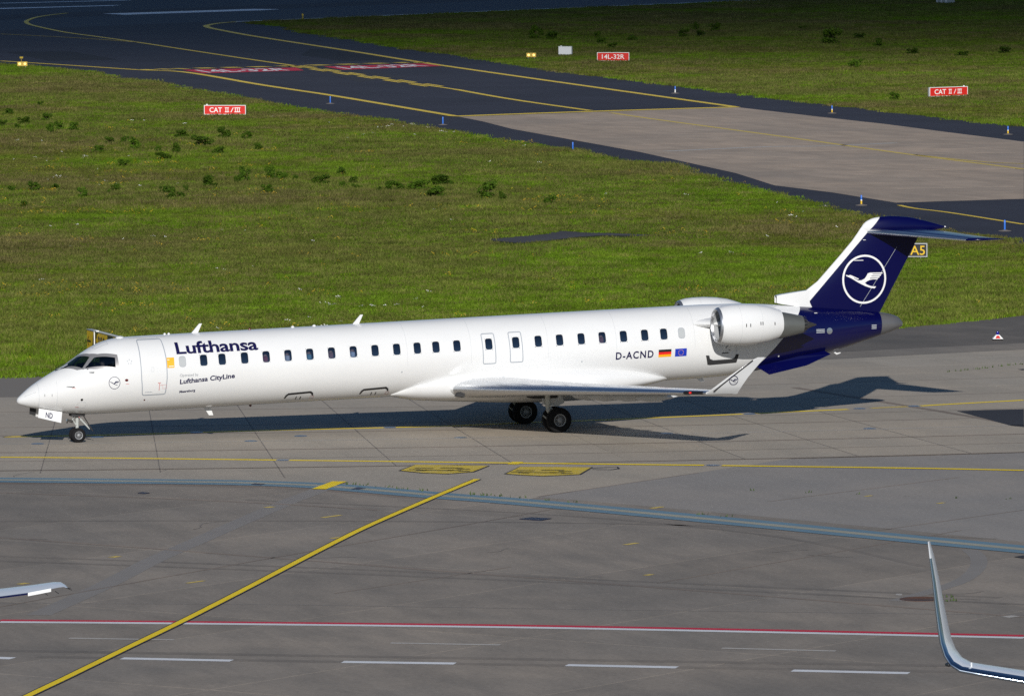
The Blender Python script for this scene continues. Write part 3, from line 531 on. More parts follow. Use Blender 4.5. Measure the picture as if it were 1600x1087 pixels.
for p, a, L in (((-2.2, -33.2), 0.6, 3), ((12.2, -46.5), 0.4, 1.2), ((13.0, -47.5), -0.9, 1.5), ((11.8, -60.4), -1.0, 1.6), ((11.0, -60.2), 2.4, 1.5), ((12.5, -59.7), 0.6, 1.8), ((4.2, -43.5), 0.5, 1.2), ((-1.6, -43.0), -0.8, 1.5), ((2.4, -11.5), -1.9, 1.4), ((-2.0, -11.2), -2.0, 2.0), ((-8.4, -33.6), -0.9, 1.6)):
    crack(p, a, L)
# iron covers, inset light fittings
for k in ('cover1', 'cover2', 'cover3', 'cover4'):
    mb = MB(); mb.prism([(x, y, -0.012) for x, y in D[k]], (0, 0, 0.024)); o = mb.build('drain_cover', M['iron'], None, False)
    o['group'] = 'iron drain covers in the apron'
    tag(o, {'cover1': 'large dark iron drain cover below the yellow stand markings', 'cover2': 'small dark drain cover in the blue band beside the short yellow stub', 'cover3': 'narrow dark drain cover in the blue band left of the yellow stub', 'cover4': 'faint dark drain cover below the blue band at the left'}[k], 'drain cover', 'iron drain covers in the apron')
mx, my = D['manhole'][0]
mb = MB(); mb.lathe([(-0.02, 0.62), (0.012, 0.62), (0.012, 0.50), (0.004, 0.49), (0.006, 0.0)], (mx, my, -0.01), 'z', 28)
tag(mb.build('manhole_cover', M['rust']), 'rusty round manhole cover beside the upturned white wing tip', 'manhole cover')
for i, (x, y) in enumerate(D['lights']):
    mb = MB(); mb.lathe([(0.0, 0.24), (0.012, 0.22), (0.022, 0.12), (0.022, 0.001)], (x, y, 0.003), 'z', 16); mb.build('inset_light', M['fixture'], apron)
wr = random.Random(3)      # weeds in the joints
mb = MB()
def weed(x, y, s, n=7):
    for _ in range(n):
        a = wr.uniform(0, 2 * pi); p = Vector((x + wr.uniform(-s, s), y + wr.uniform(-s, s) * 0.6, 0)); t = Vector((cos(a), sin(a), 0)) * 0.03; h_ = wr.uniform(0.04, 0.12)
        mb.add([p - t, p + t, p + Vector((wr.uniform(-.05, .05), wr.uniform(-.05, .05), h_))], [(0, 1, 2)])
be = offset_line(bl, 0.95)
for i in range(20, len(be) - 12, 1):
    if wr.random() < 0.35: weed(*be[i], 0.28, 6)
for k in range(0, 26, 4): weed(18.5 + k * 0.33 + wr.uniform(-.1, .1), -26.9 - k * 0.30 + wr.uniform(-.2, .2), 0.12, 3)
for k in range(10): weed(43 + k * 0.5, 20.2 + k * 0.35, 0.15, 5)
weed(12.2, -61.5, 0.3, 10); weed(12.6, -60.4, 0.2, 6); weed(14.5, -63.5, 0.3, 6)
mb.build('joint_weeds', M['weed'], None, False, 'stuff')
# ------------------------------------------------------------------ meadow grass
def grass_mat(name, pal, trans=0.3):
    m, nt, b = newmat(name); P = wpos(nt)
    big = noise(nt, P, 0.030, 4, 0.55, 1, 1, 1); mid = noise(nt, P, 0.16, 4, 0.6, 1, 0.7, 1); sm = noise(nt, P, 0.9, 3, 0.6)
    c = ramp(nt, mid, pal['mid'])
    c = mix(nt, ramp(nt, big, [(0.42, (0, 0, 0)), (0.54, (1, 1, 1))]), c, ramp(nt, mid, pal['lush']))
    sp = N(nt, 'ShaderNodeSeparateXYZ'); nt.links.new(P, sp.inputs[0])      # the strip beside the apron is lusher
    near_ = ramp(nt, math_(nt, 'ADD', math_(nt, 'MULTIPLY', sp.outputs['Y'], 1 / 160), math_(nt, 'MULTIPLY', mid, 0.35)), [(0.62, (1, 1, 1)), (0.86, (0, 0, 0))])
    c = mix(nt, math_(nt, 'MULTIPLY', near_, 0.85), c, pal['near'])
    c = mix(nt, math_(nt, 'MULTIPLY', ramp(nt, sm, [(0.5, (0, 0, 0)), (0.75, (1, 1, 1))]), 0.6), c, pal['dry'])
    oi = N(nt, 'ShaderNodeObjectInfo')
    pat = ramp(nt, noise(nt, P, 0.22, 5, 0.65, 0.8, 1.3, 1, 0.4), [(0.34, (0.72, 0.72, 0.72)), (0.52, (1, 1, 1)), (0.68, (1.22, 1.2, 1.1))])
    c = mix(nt, 1.0, c, pat, 'MULTIPLY')
    c = mix(nt, 1.0, c, math_(nt, 'ADD', math_(nt, 'MULTIPLY', oi.outputs['Random'], 0.8), 0.72), 'MULTIPLY')
    d = N(nt, 'ShaderNodeBsdfDiffuse'); t = N(nt, 'ShaderNodeBsdfTranslucent'); ms = N(nt, 'ShaderNodeMixShader'); ms.inputs[0].default_value = trans
    nt.links.new(c, d.inputs['Color']); nt.links.new(c, t.inputs['Color'])
    nt.links.new(d.outputs[0], ms.inputs[1]); nt.links.new(t.outputs[0], ms.inputs[2])
    nt.links.new(ms.outputs[0], nt.nodes['Material Output'].inputs['Surface'])
    return m
PAL = {'mid': [(0.34, (0.098, 0.140, 0.016)), (0.50, (0.124, 0.150, 0.024)), (0.66, (0.144, 0.140, 0.036))],
       'lush': [(0.34, (0.100, 0.180, 0.012)), (0.52, (0.122, 0.205, 0.014)), (0.68, (0.130, 0.178, 0.022))], 'dry': (0.150, 0.145, 0.055), 'near': (0.130, 0.215, 0.016)}
M['grass'] = grass_mat('grass_blades', PAL)
PAL2 = {'mid': [(0.3, (0.125, 0.120, 0.038)), (0.7, (0.165, 0.140, 0.058))], 'lush': [(0.3, (0.115, 0.140, 0.03)), (0.7, (0.15, 0.155, 0.04))], 'dry': (0.18, 0.15, 0.065), 'near': (0.155, 0.185, 0.035)}
M['seed_grass'] = grass_mat('seed_heads', PAL2)
tufts = bpy.data.collections.new('tufts')     # instance sources only, not linked to the scene
gr = random.Random(21)
for v in range(6):
    seedy = v in (2, 5); vv = []; ff = []; n = 26 if not seedy else 20
    for _ in range(n):
        a = gr.uniform(0, 2 * pi); r = 0.42 * sqrt(gr.random()); x, y = r * cos(a), r * sin(a)
        h_ = gr.uniform(0.10, 0.24) if not seedy else gr.uniform(0.18, 0.36); w = gr.uniform(0.014, 0.026); b_ = gr.uniform(0, 2 * pi)
        lx, ly = gr.gauss(0, 0.3) * h_, gr.gauss(0, 0.3) * h_; k = len(vv)
        vv += [(x - w * cos(b_), y - w * sin(b_), -0.03), (x + w * cos(b_), y + w * sin(b_), -0.03), (x + lx * 0.4 - w * .7 * cos(b_), y + ly * 0.4 - w * .7 * sin(b_), h_ * 0.6), (x + lx * 0.4 + w * .7 * cos(b_), y + ly * 0.4 + w * .7 * sin(b_), h_ * 0.6), (x + lx, y + ly, h_)]
        ff += [(k, k + 1, k + 3, k + 2), (k + 2, k + 3, k + 4)]
    me = bpy.data.meshes.new('tuft'); me.from_pydata(vv, [], ff); me.materials.append(M['seed_grass' if seedy else 'grass'])
    tufts.objects.link(bpy.data.objects.new('tuft', me))
def scatter(name, pts, scl, idx, coll, label_kind='stuff'):
    me = bpy.data.meshes.new(name); me.vertices.add(len(pts)); me.vertices.foreach_set('co', np.asarray(pts, dtype=np.float32).ravel())
    at = me.attributes.new('scl', 'FLOAT_VECTOR', 'POINT'); at.data.foreach_set('vector', np.asarray(scl, dtype=np.float32).ravel())
    at = me.attributes.new('rot', 'FLOAT_VECTOR', 'POINT'); rr = np.zeros((len(pts), 3), np.float32); rr[:, 2] = rng.uniform(0, 6.28, len(pts)); at.data.foreach_set('vector', rr.ravel())
    at = me.attributes.new('idx', 'INT', 'POINT'); at.data.foreach_set('value', np.asarray(idx, dtype=np.int32))
    o = bpy.data.objects.new(name, me); COL.objects.link(o); o['kind'] = label_kind
    ng = bpy.data.node_groups.new(name, 'GeometryNodeTree')
    ng.interface.new_socket('Geometry', in_out='INPUT', socket_type='NodeSocketGeometry'); ng.interface.new_socket('Geometry', in_out='OUTPUT', socket_type='NodeSocketGeometry')
    gi, go = ng.nodes.new('NodeGroupInput'), ng.nodes.new('NodeGroupOutput')
    ip = ng.nodes.new('GeometryNodeInstanceOnPoints'); ci = ng.nodes.new('GeometryNodeCollectionInfo')
    ci.inputs['Collection'].default_value = coll; ci.inputs['Separate Children'].default_value = True; ci.inputs['Reset Children'].default_value = True
    ip.inputs['Pick Instance'].default_value = True
    def attr(n_, t):
        a = ng.nodes.new('GeometryNodeInputNamedAttribute'); a.data_type = t; a.inputs['Name'].default_value = n_; return a.outputs['Attribute']
    e2r = ng.nodes.new('FunctionNodeEulerToRotation')
    ng.links.new(attr('rot', 'FLOAT_VECTOR'), e2r.inputs[0])
    ng.links.new(gi.outputs[0], ip.inputs['Points']); ng.links.new(ci.outputs[0], ip.inputs['Instance'])
    ng.links.new(attr('idx', 'INT'), ip.inputs['Instance Index']); ng.links.new(e2r.outputs[0], ip.inputs['Rotation']); ng.links.new(attr('scl', 'FLOAT_VECTOR'), ip.inputs['Scale'])
    ng.links.new(ip.outputs[0], go.inputs[0])
    md = o.modifiers.new('scatter', 'NODES'); md.node_group = ng
    return o
def inside_np(x, y, poly):
    r = np.zeros(len(x), bool); j = len(poly) - 1
    for i in range(len(poly)):
        xi, yi = poly[i]; xj, yj = poly[j]
        with np.errstate(divide='ignore', invalid='ignore'):
            r ^= ((yi > y) != (yj > y)) & (x < (xj - xi) * (y - yi) / (yj - yi + 1e-12) + xi)
        j = i
    return r
def candidates(d0, d1, dens):
    half = 800 / focal * 1.36; n = int(dens * half * (d1 * d1 - d0 * d0))
    d = np.sqrt(rng.uniform(d0 * d0, d1 * d1, n)); a = yaw + rng.uniform(-half, half, n)
    return CAM.x + d * np.sin(a), CAM.y + d * np.cos(a), d
def vnoise(x, y, s, seed):
    g = np.random.default_rng(seed).random((64, 64)); u, v = x / s, y / s
    i, j = np.floor(u).astype(int), np.floor(v).astype(int); fu, fv = u - i, v - j; fu = fu * fu * (3 - 2 * fu); fv = fv * fv * (3 - 2 * fv)
    G = lambda a, b_: g[a % 64, b_ % 64]
    return (G(i, j) * (1 - fu) + G(i + 1, j) * fu) * (1 - fv) + (G(i, j + 1) * (1 - fu) + G(i + 1, j + 1) * fu) * fv
rway = [rw(-900, -2.5), rw(900, -2.5), rw(900, 127), rw(-900, 127)]
def meadow(x, y):
    w = 0.8 * (vnoise(x, y, 3.1, 4) - 0.5) + 1.3 * (rng.random(len(x)) - 0.5) + 0.5 * (vnoise(x, y, 0.8, 9) - 0.5)
    apr = [*ge, (170, -330), (-140, -330)]
    return ~inside_np(x + w, y + w, apr) & ~inside_np(x + w * 1.4, y, taxi_poly) & ~inside_np(x, y + w, rway) & ~inside_np(x, y + w * .4, D['path']) & ~(inside_np(x + .5, y + 1.5 + w * .4, D['path']) & (x < 63)) & ~(inside_np(x + 1, y + 3 + w * .4, D['path']) & (x < 62))
PX = []; PS = []; PI = []
for d0, d1, dens in ((290, 400, 9.0), (400, 500, 7.0), (500, 650, 5.0), (650, 990, 3.2)):
    x, y, d = candidates(d0, d1, dens); k = meadow(x, y); x, y, d = x[k], y[k], d[k]
    n1 = vnoise(x, y, 9, 1); n2 = vnoise(x, y, 26, 2); n3 = vnoise(x, y, 3.0, 3)
    hgt = (0.42 + 0.60 * n1 * n3 + 0.28 * n2) * (1 + (d - 300) / 1600); wid = 1.0 + (d - 300) / 700
    seed = rng.random(len(x)) < np.clip(0.10 + 0.65 * (vnoise(x, y, 14, 6) - 0.35), 0.04, 0.55)
    idx = np.where(seed, np.where(rng.random(len(x)) < .5, 2, 5), rng.choice([0, 1, 3, 4], len(x)))
    PX.append(np.stack([x, y, np.full_like(x, -0.05)], 1)); PS.append(np.stack([wid, wid, hgt], 1)); PI.append(idx)
scatter('grass', np.concatenate(PX), np.concatenate(PS), np.concatenate(PI), tufts)
print('tufts', sum(len(p) for p in PX))
# flowers
M['yellow_flower'] = mat('yellow_flower', (0.55, 0.38, 0.02), 0.7); M['white_flower'] = mat('white_flower', (0.7, 0.7, 0.66), 0.7)
def flower_coll(name, m, r):
    c = bpy.data.collections.new(name)
    for v in range(2):
        mb = MB()
        for _ in range(5):
            x, y, z = gr.uniform(-.12, .12), gr.uniform(-.12, .12), gr.uniform(.14, .28)
            mb.add([(x + r * cos(t), y + r * sin(t), z + 0.4 * r * sin(2 * t)) for t in np.linspace(0, 2 * pi, 6)[:-1]], [(0, 1, 2, 3, 4)])
            mb.add([(x - r, y, z - r * .6), (x + r, y, z - r * .6), (x + r, y, z + r * .6), (x - r, y, z + r * .6)], [(0, 1, 2, 3)])
        me = bpy.data.meshes.new(name); me.from_pydata(mb.v, [], mb.f); me.materials.append(m); c.objects.link(bpy.data.objects.new(name, me))
    return c
for nm, m, r, thr, seed_, dens in (('yellow_flowers', M['yellow_flower'], 0.020, 0.80, 31, 1.0), ('white_flowers', M['white_flower'], 0.022, 0.89, 41, 0.6)):
    x, y, d = candidates(295, 560, dens); k = meadow(x, y); x, y = x[k], y[k]
    k = (vnoise(x, y, 5.5, seed_) * 0.6 + vnoise(x, y, 1.7, seed_ + 1) * 0.4 > thr - 0.06) | (rng.random(len(x)) < 0.006); x, y = x[k], y[k]
    s = rng.uniform(0.6, 1.2, len(x))
    scatter(nm, np.stack([x, y, np.full_like(x, -0.03)], 1), np.stack([s, s, s], 1), rng.integers(0, 2, len(x)), flower_coll(nm, m, r)); print(nm, len(x))

# ------------------------------------------------------------------ shrubs
def leaf_mat():
    m, nt, b = newmat('shrub_leaf'); oi = N(nt, 'ShaderNodeObjectInfo'); n = noise(nt, wpos(nt), 5.0, 3, 0.6)
    c = ramp(nt, n, [(0.3, (0.030, 0.066, 0.006)), (0.55, (0.055, 0.105, 0.008)), (0.8, (0.105, 0.155, 0.014))])
    c = mix(nt, 1.0, c, math_(nt, 'ADD', math_(nt, 'MULTIPLY', oi.outputs['Random'], 0.5), 0.7), 'MULTIPLY')
    nt.links.new(c, b.inputs['Base Color']); b.inputs['Roughness'].default_value = 0.7; b.inputs['Specular IOR Level'].default_value = 0.08
    return m
M['leaf'] = leaf_mat(); M['stem'] = mat('shrub_stem', (0.06, 0.045, 0.02), 0.8)
leafs = []; stems = []
for v in range(7):
    q = random.Random(100 + v); mb = MB(); st = MB()
    lumps = [(q.uniform(-.36, .36), q.uniform(-.3, .3), q.uniform(.35, .85), q.uniform(.14, .24)) for _ in range(q.randint(6, 9))] + [(q.uniform(-.4, .4), q.uniform(-.3, .3), q.uniform(.15, .3), q.uniform(.15, .22)) for _ in range(5)]
    for cx, cy, cz, cr_ in lumps:
        st.tube([(cx * 0.15, cy * 0.15, -0.05), (cx * 0.6, cy * 0.6, cz * 0.5), (cx, cy, cz)], [0.022, 0.014, 0.006], 4, False)
        for _ in range(95):
            d = Vector((q.gauss(0, 1), q.gauss(0, 1), q.gauss(0, 1))).normalized() * cr_ * q.uniform(.55, 1.1); p = Vector((cx, cy, cz)) + d
            n_ = (d + Vector((q.gauss(0, .6), q.gauss(0, .6), q.gauss(0, .6))) * cr_).normalized(); a = n_.orthogonal().normalized(); b_ = n_.cross(a); s = q.uniform(.04, .075)
            mb.add([p - a * s, p - b_ * s * .55, p + a * s * 1.2, p + b_ * s * .55], [(0, 1, 2, 3)])
    me = bpy.data.meshes.new('shrub_foliage'); me.from_pydata(mb.v, [], mb.f); me.materials.append(M['leaf']); leafs.append(me)
    me = bpy.data.meshes.new('shrub_stem'); me.from_pydata(st.v, [], st.f); me.materials.append(M['stem']); stems.append(me)
def shrub(x, y, w, h_, i, label, group):
    o = bpy.data.objects.new('shrub', None); COL.objects.link(o); o.location = (x, y, -0.05); o.rotation_euler.z = i * 1.7; s = w * 1.2
    o.scale = (s, s, h_ * 1.12 + 0.14); o.empty_display_size = 0.3
    for nm, me in (('foliage', leafs[i % 7]), ('stem', stems[i % 7])):
        c = bpy.data.objects.new(nm, me); COL.objects.link(c); c.parent = o
    tag(o, label, 'shrub', group)
ORD = ['first', 'second', 'third', 'fourth', 'fifth', 'sixth', 'seventh', 'eighth', 'ninth', 'tenth', 'eleventh', 'twelfth', 'thirteenth', 'fourteenth', 'fifteenth', 'sixteenth', 'seventeenth', 'eighteenth', 'nineteenth', 'twentieth']
def zone(s):
    px, py = s[4], s[5]
    if px > 800 and py < 160: return ('in the far meadow near the 14L-32R sign', 'shrubs in the far meadow') if px < 1130 else ('in the far right meadow', 'shrubs in the far right meadow')
    if py < 215 and px < 300: return ('left of the left CAT sign', 'shrubs left of the red sign')
    if py < 260 and px < 430: return ('just below the left CAT sign', 'shrubs below the red sign')
    if px < 330: return ('in the lower left row', 'shrubs of the lower left row')
    if px < 560: return ('in the central meadow row', 'shrubs of the central row')
    return ('at the right of the meadow row', 'shrubs at the right end of the row')
groups = {}
for s in D['shrubs']: groups.setdefault(zone(s), []).append(s)
n_ = 0
for (ph, gname), ss in groups.items():
    ss.sort(key=lambda s: s[4])
    for k, s in enumerate(ss):
        size = 'broad' if s[2] > 1.9 * s[3] else 'upright' if s[3] > s[2] * .85 else 'bushy'
        shrub(s[0], s[1], s[2], s[3], n_, f'{size} green shrub {ph}, {ORD[min(k, 19)]} from left', gname); n_ += 1

# ------------------------------------------------------------------ signs and airfield lights
M['sign_red'] = mat('sign_red', (0.62, 0.022, 0.015), 0.4); M['sign_white'] = mat('sign_white', (0.82, 0.82, 0.80), 0.4)
M['sign_black'] = mat('sign_black', (0.012, 0.012, 0.014), 0.4); M['sign_yellow'] = mat('sign_yellow', (0.72, 0.46, 0.012), 0.4); M['sign_ochre'] = mat('sign_ochre', (0.36, 0.25, 0.03), 0.5)
M['frame_grey'] = mat('frame_grey', (0.42, 0.43, 0.44), 0.45, 0.3); M['cabinet'] = mat('cabinet_white', (0.74, 0.75, 0.76), 0.5)
M['sheet_metal'] = mat('sheet_metal', (0.45, 0.47, 0.5), 0.35, 0.7)
def signboard(name, p0, p1, zb, zt, face, label, depth=0.22, frame='frame_grey', group='red and black airfield signs', build=None):
    a, b_ = Vector((*p0, 0)), Vector((*p1, 0)); ex = (b_ - a).normalized(); L = (b_ - a).length; nrm = Vector((ex.y, -ex.x, 0))
    if nrm.dot(CAM - a) < 0: nrm = -nrm
    r = root(name, ((a + b_) / 2)[:], label, 'sign', group); rz = atan2(ex.y, ex.x); c = (a + b_) / 2 - nrm * depth / 2; H = zt - zb; ez = Vector((0, 0, 1))
    MB().box((c.x, c.y, (zb + zt) / 2), (L, depth - 0.02, H), rz).build('housing', M[frame], r, False)
    f = (a + b_) / 2 - nrm * 0.008
    MB().box((f.x, f.y, (zb + zt) / 2), (L - 0.09, 0.02, H - 0.09), rz).build('panel', face, r, False)
    fr = MB(); g = (a + b_) / 2
    for zz in (zb + 0.022, zt - 0.022): fr.box((g.x, g.y, zz), (L + 0.01, 0.05, 0.044), rz)
    for s in (-1, 1): q = g + ex * s * (L / 2 - 0.02); fr.box((q.x, q.y, (zb + zt) / 2), (0.044, 0.045, H - 0.088), rz)
    fr.build('frame', M['sign_white' if face != M['sign_black'] else 'frame_grey'], r, False)
    for s in (-0.3, 0.3):
        q = c + ex * L * s; MB().box((q.x, q.y, zb / 2 - 0.03), (0.07, 0.07, zb + 0.06), rz).build('leg', M['frame_grey'], r, False)
    o3 = a + nrm * 0.006
    if build: build(r, o3, ex, ez, L, zb, H, nrm)
    return r
def cat_text(r, o3, ex, ez, L, zb, H, nrm):
    h_ = H * 0.50; base = o3 + ez * (zb + H * 0.25)
    flat_text('lettering', 'CAT', base + ex * L * 0.13, ex, ez, h_, M['sign_white'], r, width=L * 0.30, bold=0.015)
    t = 0.055
    def bar(x0, z0, x1, z1): mb.add([base + ex * x0 + ez * z0, base + ex * x1 + ez * z0, base + ex * x1 + ez * z1, base + ex * x0 + ez * z1], [(0, 1, 2, 3)])
    for x0, n_ in ((L * 0.50, 2), (L * 0.73, 3)):
        W = 0.14 * n_ + 0.05; mb = MB()
        bar(x0, 0, x0 + W, t); bar(x0, h_ - t, x0 + W, h_)
        for k in range(n_): xx = x0 + W * (k + 0.5) / n_; bar(xx - t / 2, t - .002, xx + t / 2, h_ - t + .002)
        obj('numeral', mb.v, mb.f, M['sign_white'], r)
    xs_ = L * 0.635; mb = MB()
    mb.add([base + ex * xs_, base + ex * (xs_ + t * 1.2), base + ex * (xs_ + 0.26) + ez * h_, base + ex * (xs_ + 0.26 - t * 1.2) + ez * h_], [(0, 1, 2, 3)])
    obj('slash', mb.v, mb.f, M['sign_white'], r)
s = signboard('holding_sign', *D['catL'], 0.06, 0.80, M['sign_red'], 'red CAT II/III sign in the meadow on the left', build=cat_text)
q = Vector((*D['catL'][0], 0)) + Vector((0.25, 0.05, 0.8)); MB().lathe([(0, .07), (.06, .07), (.09, .03), (.09, .001)], q[:], 'z', 10).build('cap_lamp', M['sign_white'], s)
s = signboard('holding_sign', *D['catR'], 0.06, 0.82, M['sign_red'], 'red CAT II/III sign in the meadow on the right', build=cat_text)
q = Vector((*D['catR'][1], 0)) + Vector((-0.35, -0.05, 0.82)); MB().lathe([(0, .07), (.06, .07), (.09, .03), (.09, .001)], q[:], 'z', 10).build('cap_lamp', M['sign_white'], s)
def rw_text(r, o3, ex, ez, L, zb, H, nrm):
    flat_text('lettering', '14L-32R', o3 + ez * (zb + H * 0.24) + ex * L * 0.15, ex, ez, H * 0.52, M['sign_white'], r, width=L * 0.70, bold=0.006)
signboard('runway_sign', *D['rw'], 0.06, 0.88, M['sign_red'], 'red 14L-32R runway sign beyond the taxiway', build=rw_text)
a5a, a5b = Vector(D['A5'][0]), Vector(D['A5'][1])
def a5_text(r, o3, ex, ez, L, zb, H, nrm):
    flat_text('lettering', 'A5', o3 + ez * (zb + H * 0.16) + ex * (L - 0.86), ex, ez, H * 0.66, M['sign_yellow'], r, width=0.74, bold=0.006)
signboard('taxiway_sign', tuple(a5a), tuple(a5b), 0.08, 0.78, M['sign_black'], 'black A5 sign with yellow letters behind the tail fin', build=a5_text)
# white cabinet board
a, b_ = Vector((*D['wb'][0], 0)), Vector((*D['wb'][1], 0)); ex = (b_ - a).normalized(); c = (a + b_) / 2; rz = atan2(ex.y, ex.x)
r = root('equipment_cabinet', c[:], 'plain white cabinet standing left of the red 14L-32R sign', 'cabinet')
MB().box((c.x, c.y, 0.50), (1.30, 0.45, 0.74), rz).build('housing', M['cabinet'], r, False)
MB().box((c.x, c.y, 0.885), (1.36, 0.51, 0.03), rz).build('lid', M['cabinet'], r, False)
MB().box((c.x, c.y, 0.05), (1.15, 0.36, 0.16), rz).build('plinth', M['frame_grey'], r, False)
q = c - ex * 0.42; MB().box((q.x, q.y, 0.93), (0.14, 0.14, 0.06), rz).build('vent', M['cabinet'], r, False)
# direction sign behind the airliner's nose
r = root('direction_sign', (12.64, 38.0, 0), 'long yellow direction sign with arrow, partly hidden behind the cockpit roof', 'sign', 'red and black airfield signs')
MB().box((12.76, 37.6, 0.70), (0.22, 6.9, 0.98)).build('housing', M['frame_grey'], r, False)
MB().box((12.642, 37.6, 0.70), (0.02, 6.8, 0.90)).build('panel', M['sign_yellow'], r, False)
MB().box((12.74, 37.6, 1.195), (0.24, 6.92, 0.02)).build('cap', M['frame_grey'], r, False); MB().box((12.66, 36.6, 1.215), (0.07, 4.9, 0.03)).build('top_rail', M['sign_white'], r, False)
MB().box((12.628, 36.98, 0.70), (0.012, 0.95, 0.90)).build('black_field', M['sign_black'], r, False)
for y0 in (40.5, 35.0): MB().box((12.78, y0, 0.08), (0.1, 0.1, 0.26)).build('leg', M['frame_grey'], r, False)
ey, ez = Vector((0, -1, 0)), Vector((0, 0, 1))
for t, y0, w, hh, m in (('A5', 40.10, 0.85, 0.62, 'sign_black'), ('B20', 39.05, 1.15, 0.62, 'sign_black'), ('A', 37.2, 0.45, 0.62, 'sign_yellow'), ('N', 36.2, 0.5, 0.62, 'sign_black'), ('A', 35.3, 0.5, 0.62, 'sign_black')):
    flat_text('lettering', t, (12.618, y0, 0.40), ey, ez, hh, M[m], r, width=w, bold=0.01)
aw = MB(); 
for z0, z1 in ((0.70, 0.76),): aw.add([(12.618, 40.85, 0.70), (12.618, 40.30, 0.70), (12.618, 40.30, 0.78), (12.618, 40.85, 0.78)], [(0, 1, 2, 3)])
aw.add([(12.617, 40.93, 0.74), (12.617, 40.70, 0.92), (12.617, 40.62, 0.92), (12.617, 40.84, 0.74), (12.617, 40.62, 0.56), (12.617, 40.70, 0.56)], [(0, 1, 2, 3), (0, 3, 4, 5)])
aw.build('arrow', M['sign_black'], r, False)
MB().tube([(12.52, 39.25, 0.0), (12.52, 39.25, 1.23)], 0.025, 8).build('support_post', M['sign_white'], r)
MB().box((12.56, 39.1, 1.25), (0.12, 0.5, 0.05)).build('lamp_housing', M['sign_white'], r, False)
# taxiway edge markers
M['mk_blue'] = mat('marker_blue', (0.03, 0.16, 0.62), 0.4); M['mk_base'] = mat('marker_base', (0.15, 0.13, 0.115), 0.8); M['mk_yellow'] = mat('marker_yellow', (0.75, 0.48, 0.03), 0.4)
MKL = ['blue edge marker right of the left red CAT sign', 'blue edge marker at the left corner of the pale concrete lane', 'blue edge marker on the shoulder below the pale concrete lane', 'white banded blue edge marker on the far shoulder right of the 14L-32R sign', 'blue and yellow edge marker on the far shoulder left of the right CAT sign', 'blue and yellow edge marker at the right edge of the picture', 'blue and yellow edge marker just above the tail fin', 'blue edge marker right of the tailplane']
for i, (x, y) in enumerate(D['markers']):
    r = root('edge_marker', (x, y, -0.03), MKL[i], 'edge marker', 'taxiway edge markers'); two = i in (3, 4, 5, 6)
    MB().lathe([(0, .36), (.025, .35), (.05, .16), (.08, .09), (.08, .001)], (x, y, -0.035), 'z', 18).build('base', M['mk_base'], r)
    lo = M['mk_yellow'] if i in (4, 5, 6) else M['sign_white'] if i == 3 else M['mk_blue']
    MB().lathe([(0.0, .052), (.20, .052)], (x, y, 0.04), 'z', 12).build('lower_sleeve', lo, r)
    MB().lathe([(.20, .053), (.26, .053)], (x, y, 0.04), 'z', 12).build('reflective_band', M['sign_white'] if two else M['mk_blue'], r)
    MB().lathe([(.26, .052), (.50, .052), (.525, .04), (.53, .001)], (x, y, 0.04), 'z', 12).build('post', M['mk_blue'], r)
# runway guard lights (lit)
M['guard_glow'] = mat('guard_glow', (0.9, 0.5, 0.1), 0.3, emit=(1.0, 0.62, 0.22), estr=1.4); M['guard_yellow'] = mat('guard_yellow', (0.45, 0.33, 0.04), 0.5)
for (x, y), lab, mast in ((D['guard1'][0], 'pair of lit amber guard lights at the left edge of the taxiway', True), (D['guard2'][0], 'pair of lit amber guard lights left of the white cabinet', False)):
    r = root('guard_light', (x, y, 0), lab, 'guard light', 'runway guard lights'); t = Vector((cos(-0.3), sin(-0.3), 0)); nn = Vector((-0.29, -0.957, 0))
    c = Vector((x, y, 0.42)); MB().box(c[:], (0.95, 0.18, 0.42), -0.3).build('housing', M['guard_yellow'], r, False)
    for s in (-1, 1):
        q = c + t * 0.25 * s + nn * 0.10; p2 = q + nn * 0.06
        MB().tube([q[:], p2[:]], [0.12, 0.12], 16).build('lens', M['guard_glow'], r)
        q = c + t * 0.3 * s; MB().tube([(q.x, q.y, -0.05), (q.x, q.y, 0.22)], 0.03, 8).build('leg', M['frame_grey'], r)
    if mast:
        MB().tube([(x - 0.1, y, 0.6), (x - 0.1, y, 0.95)], 0.02, 6).build('mast', M['guard_yellow'], r)
        MB().box((x - 0.1, y, 1.02), (0.34, 0.05, 0.16), 0.2).build('plate', M['guard_yellow'], r, False)
x, y = D['tipmark'][0]
r = root('runway_edge_light', (x, y, 0), 'small yellow runway edge light at the dark meadow tip', 'edge light')
MB().lathe([(0, .3), (.06, .28), (.12, .1), (.45, .1), (.45, .001)], (x, y, -0.05), 'z', 14).build('post', M['guard_yellow'], r)
MB().lathe([(.45, .12), (.62, .12), (.7, .06), (.7, .001)], (x, y, -0.05), 'z', 14).build('lamp', M['sign_yellow'], r)
# white ribbed enclosure at the top right
a, b_ = Vector((*D['cab'][0], 0)), Vector((*D['cab'][1], 0)); ex = (b_ - a).normalized(); c = (a + b_) / 2; rz = atan2(ex.y, ex.x); L = 1.95; nn = Vector((ex.y, -ex.x, 0))
if nn.dot(CAM - c) < 0: nn = -nn
r = root('antenna_shelter', c[:], 'white ribbed shelter cut off by the top edge of the picture', 'shelter'); cc = c - nn * 0.8
MB().box((cc.x, cc.y, 0.9), (L - 0.1, 1.4, 1.8), rz).build('housing', M['sheet_metal'], r, False)
for s in (-0.46, 0.0, 0.44): q = cc + ex * L * s + nn * 0.72; MB().box((q.x, q.y, 0.9), (0.16, 0.12, 1.8), rz).build('rib', M['cabinet'], r, False)
MB().box((cc.x, cc.y, 1.85), (L + 0.1, 1.6, 0.1), rz).build('roof', M['cabinet'], r, False)
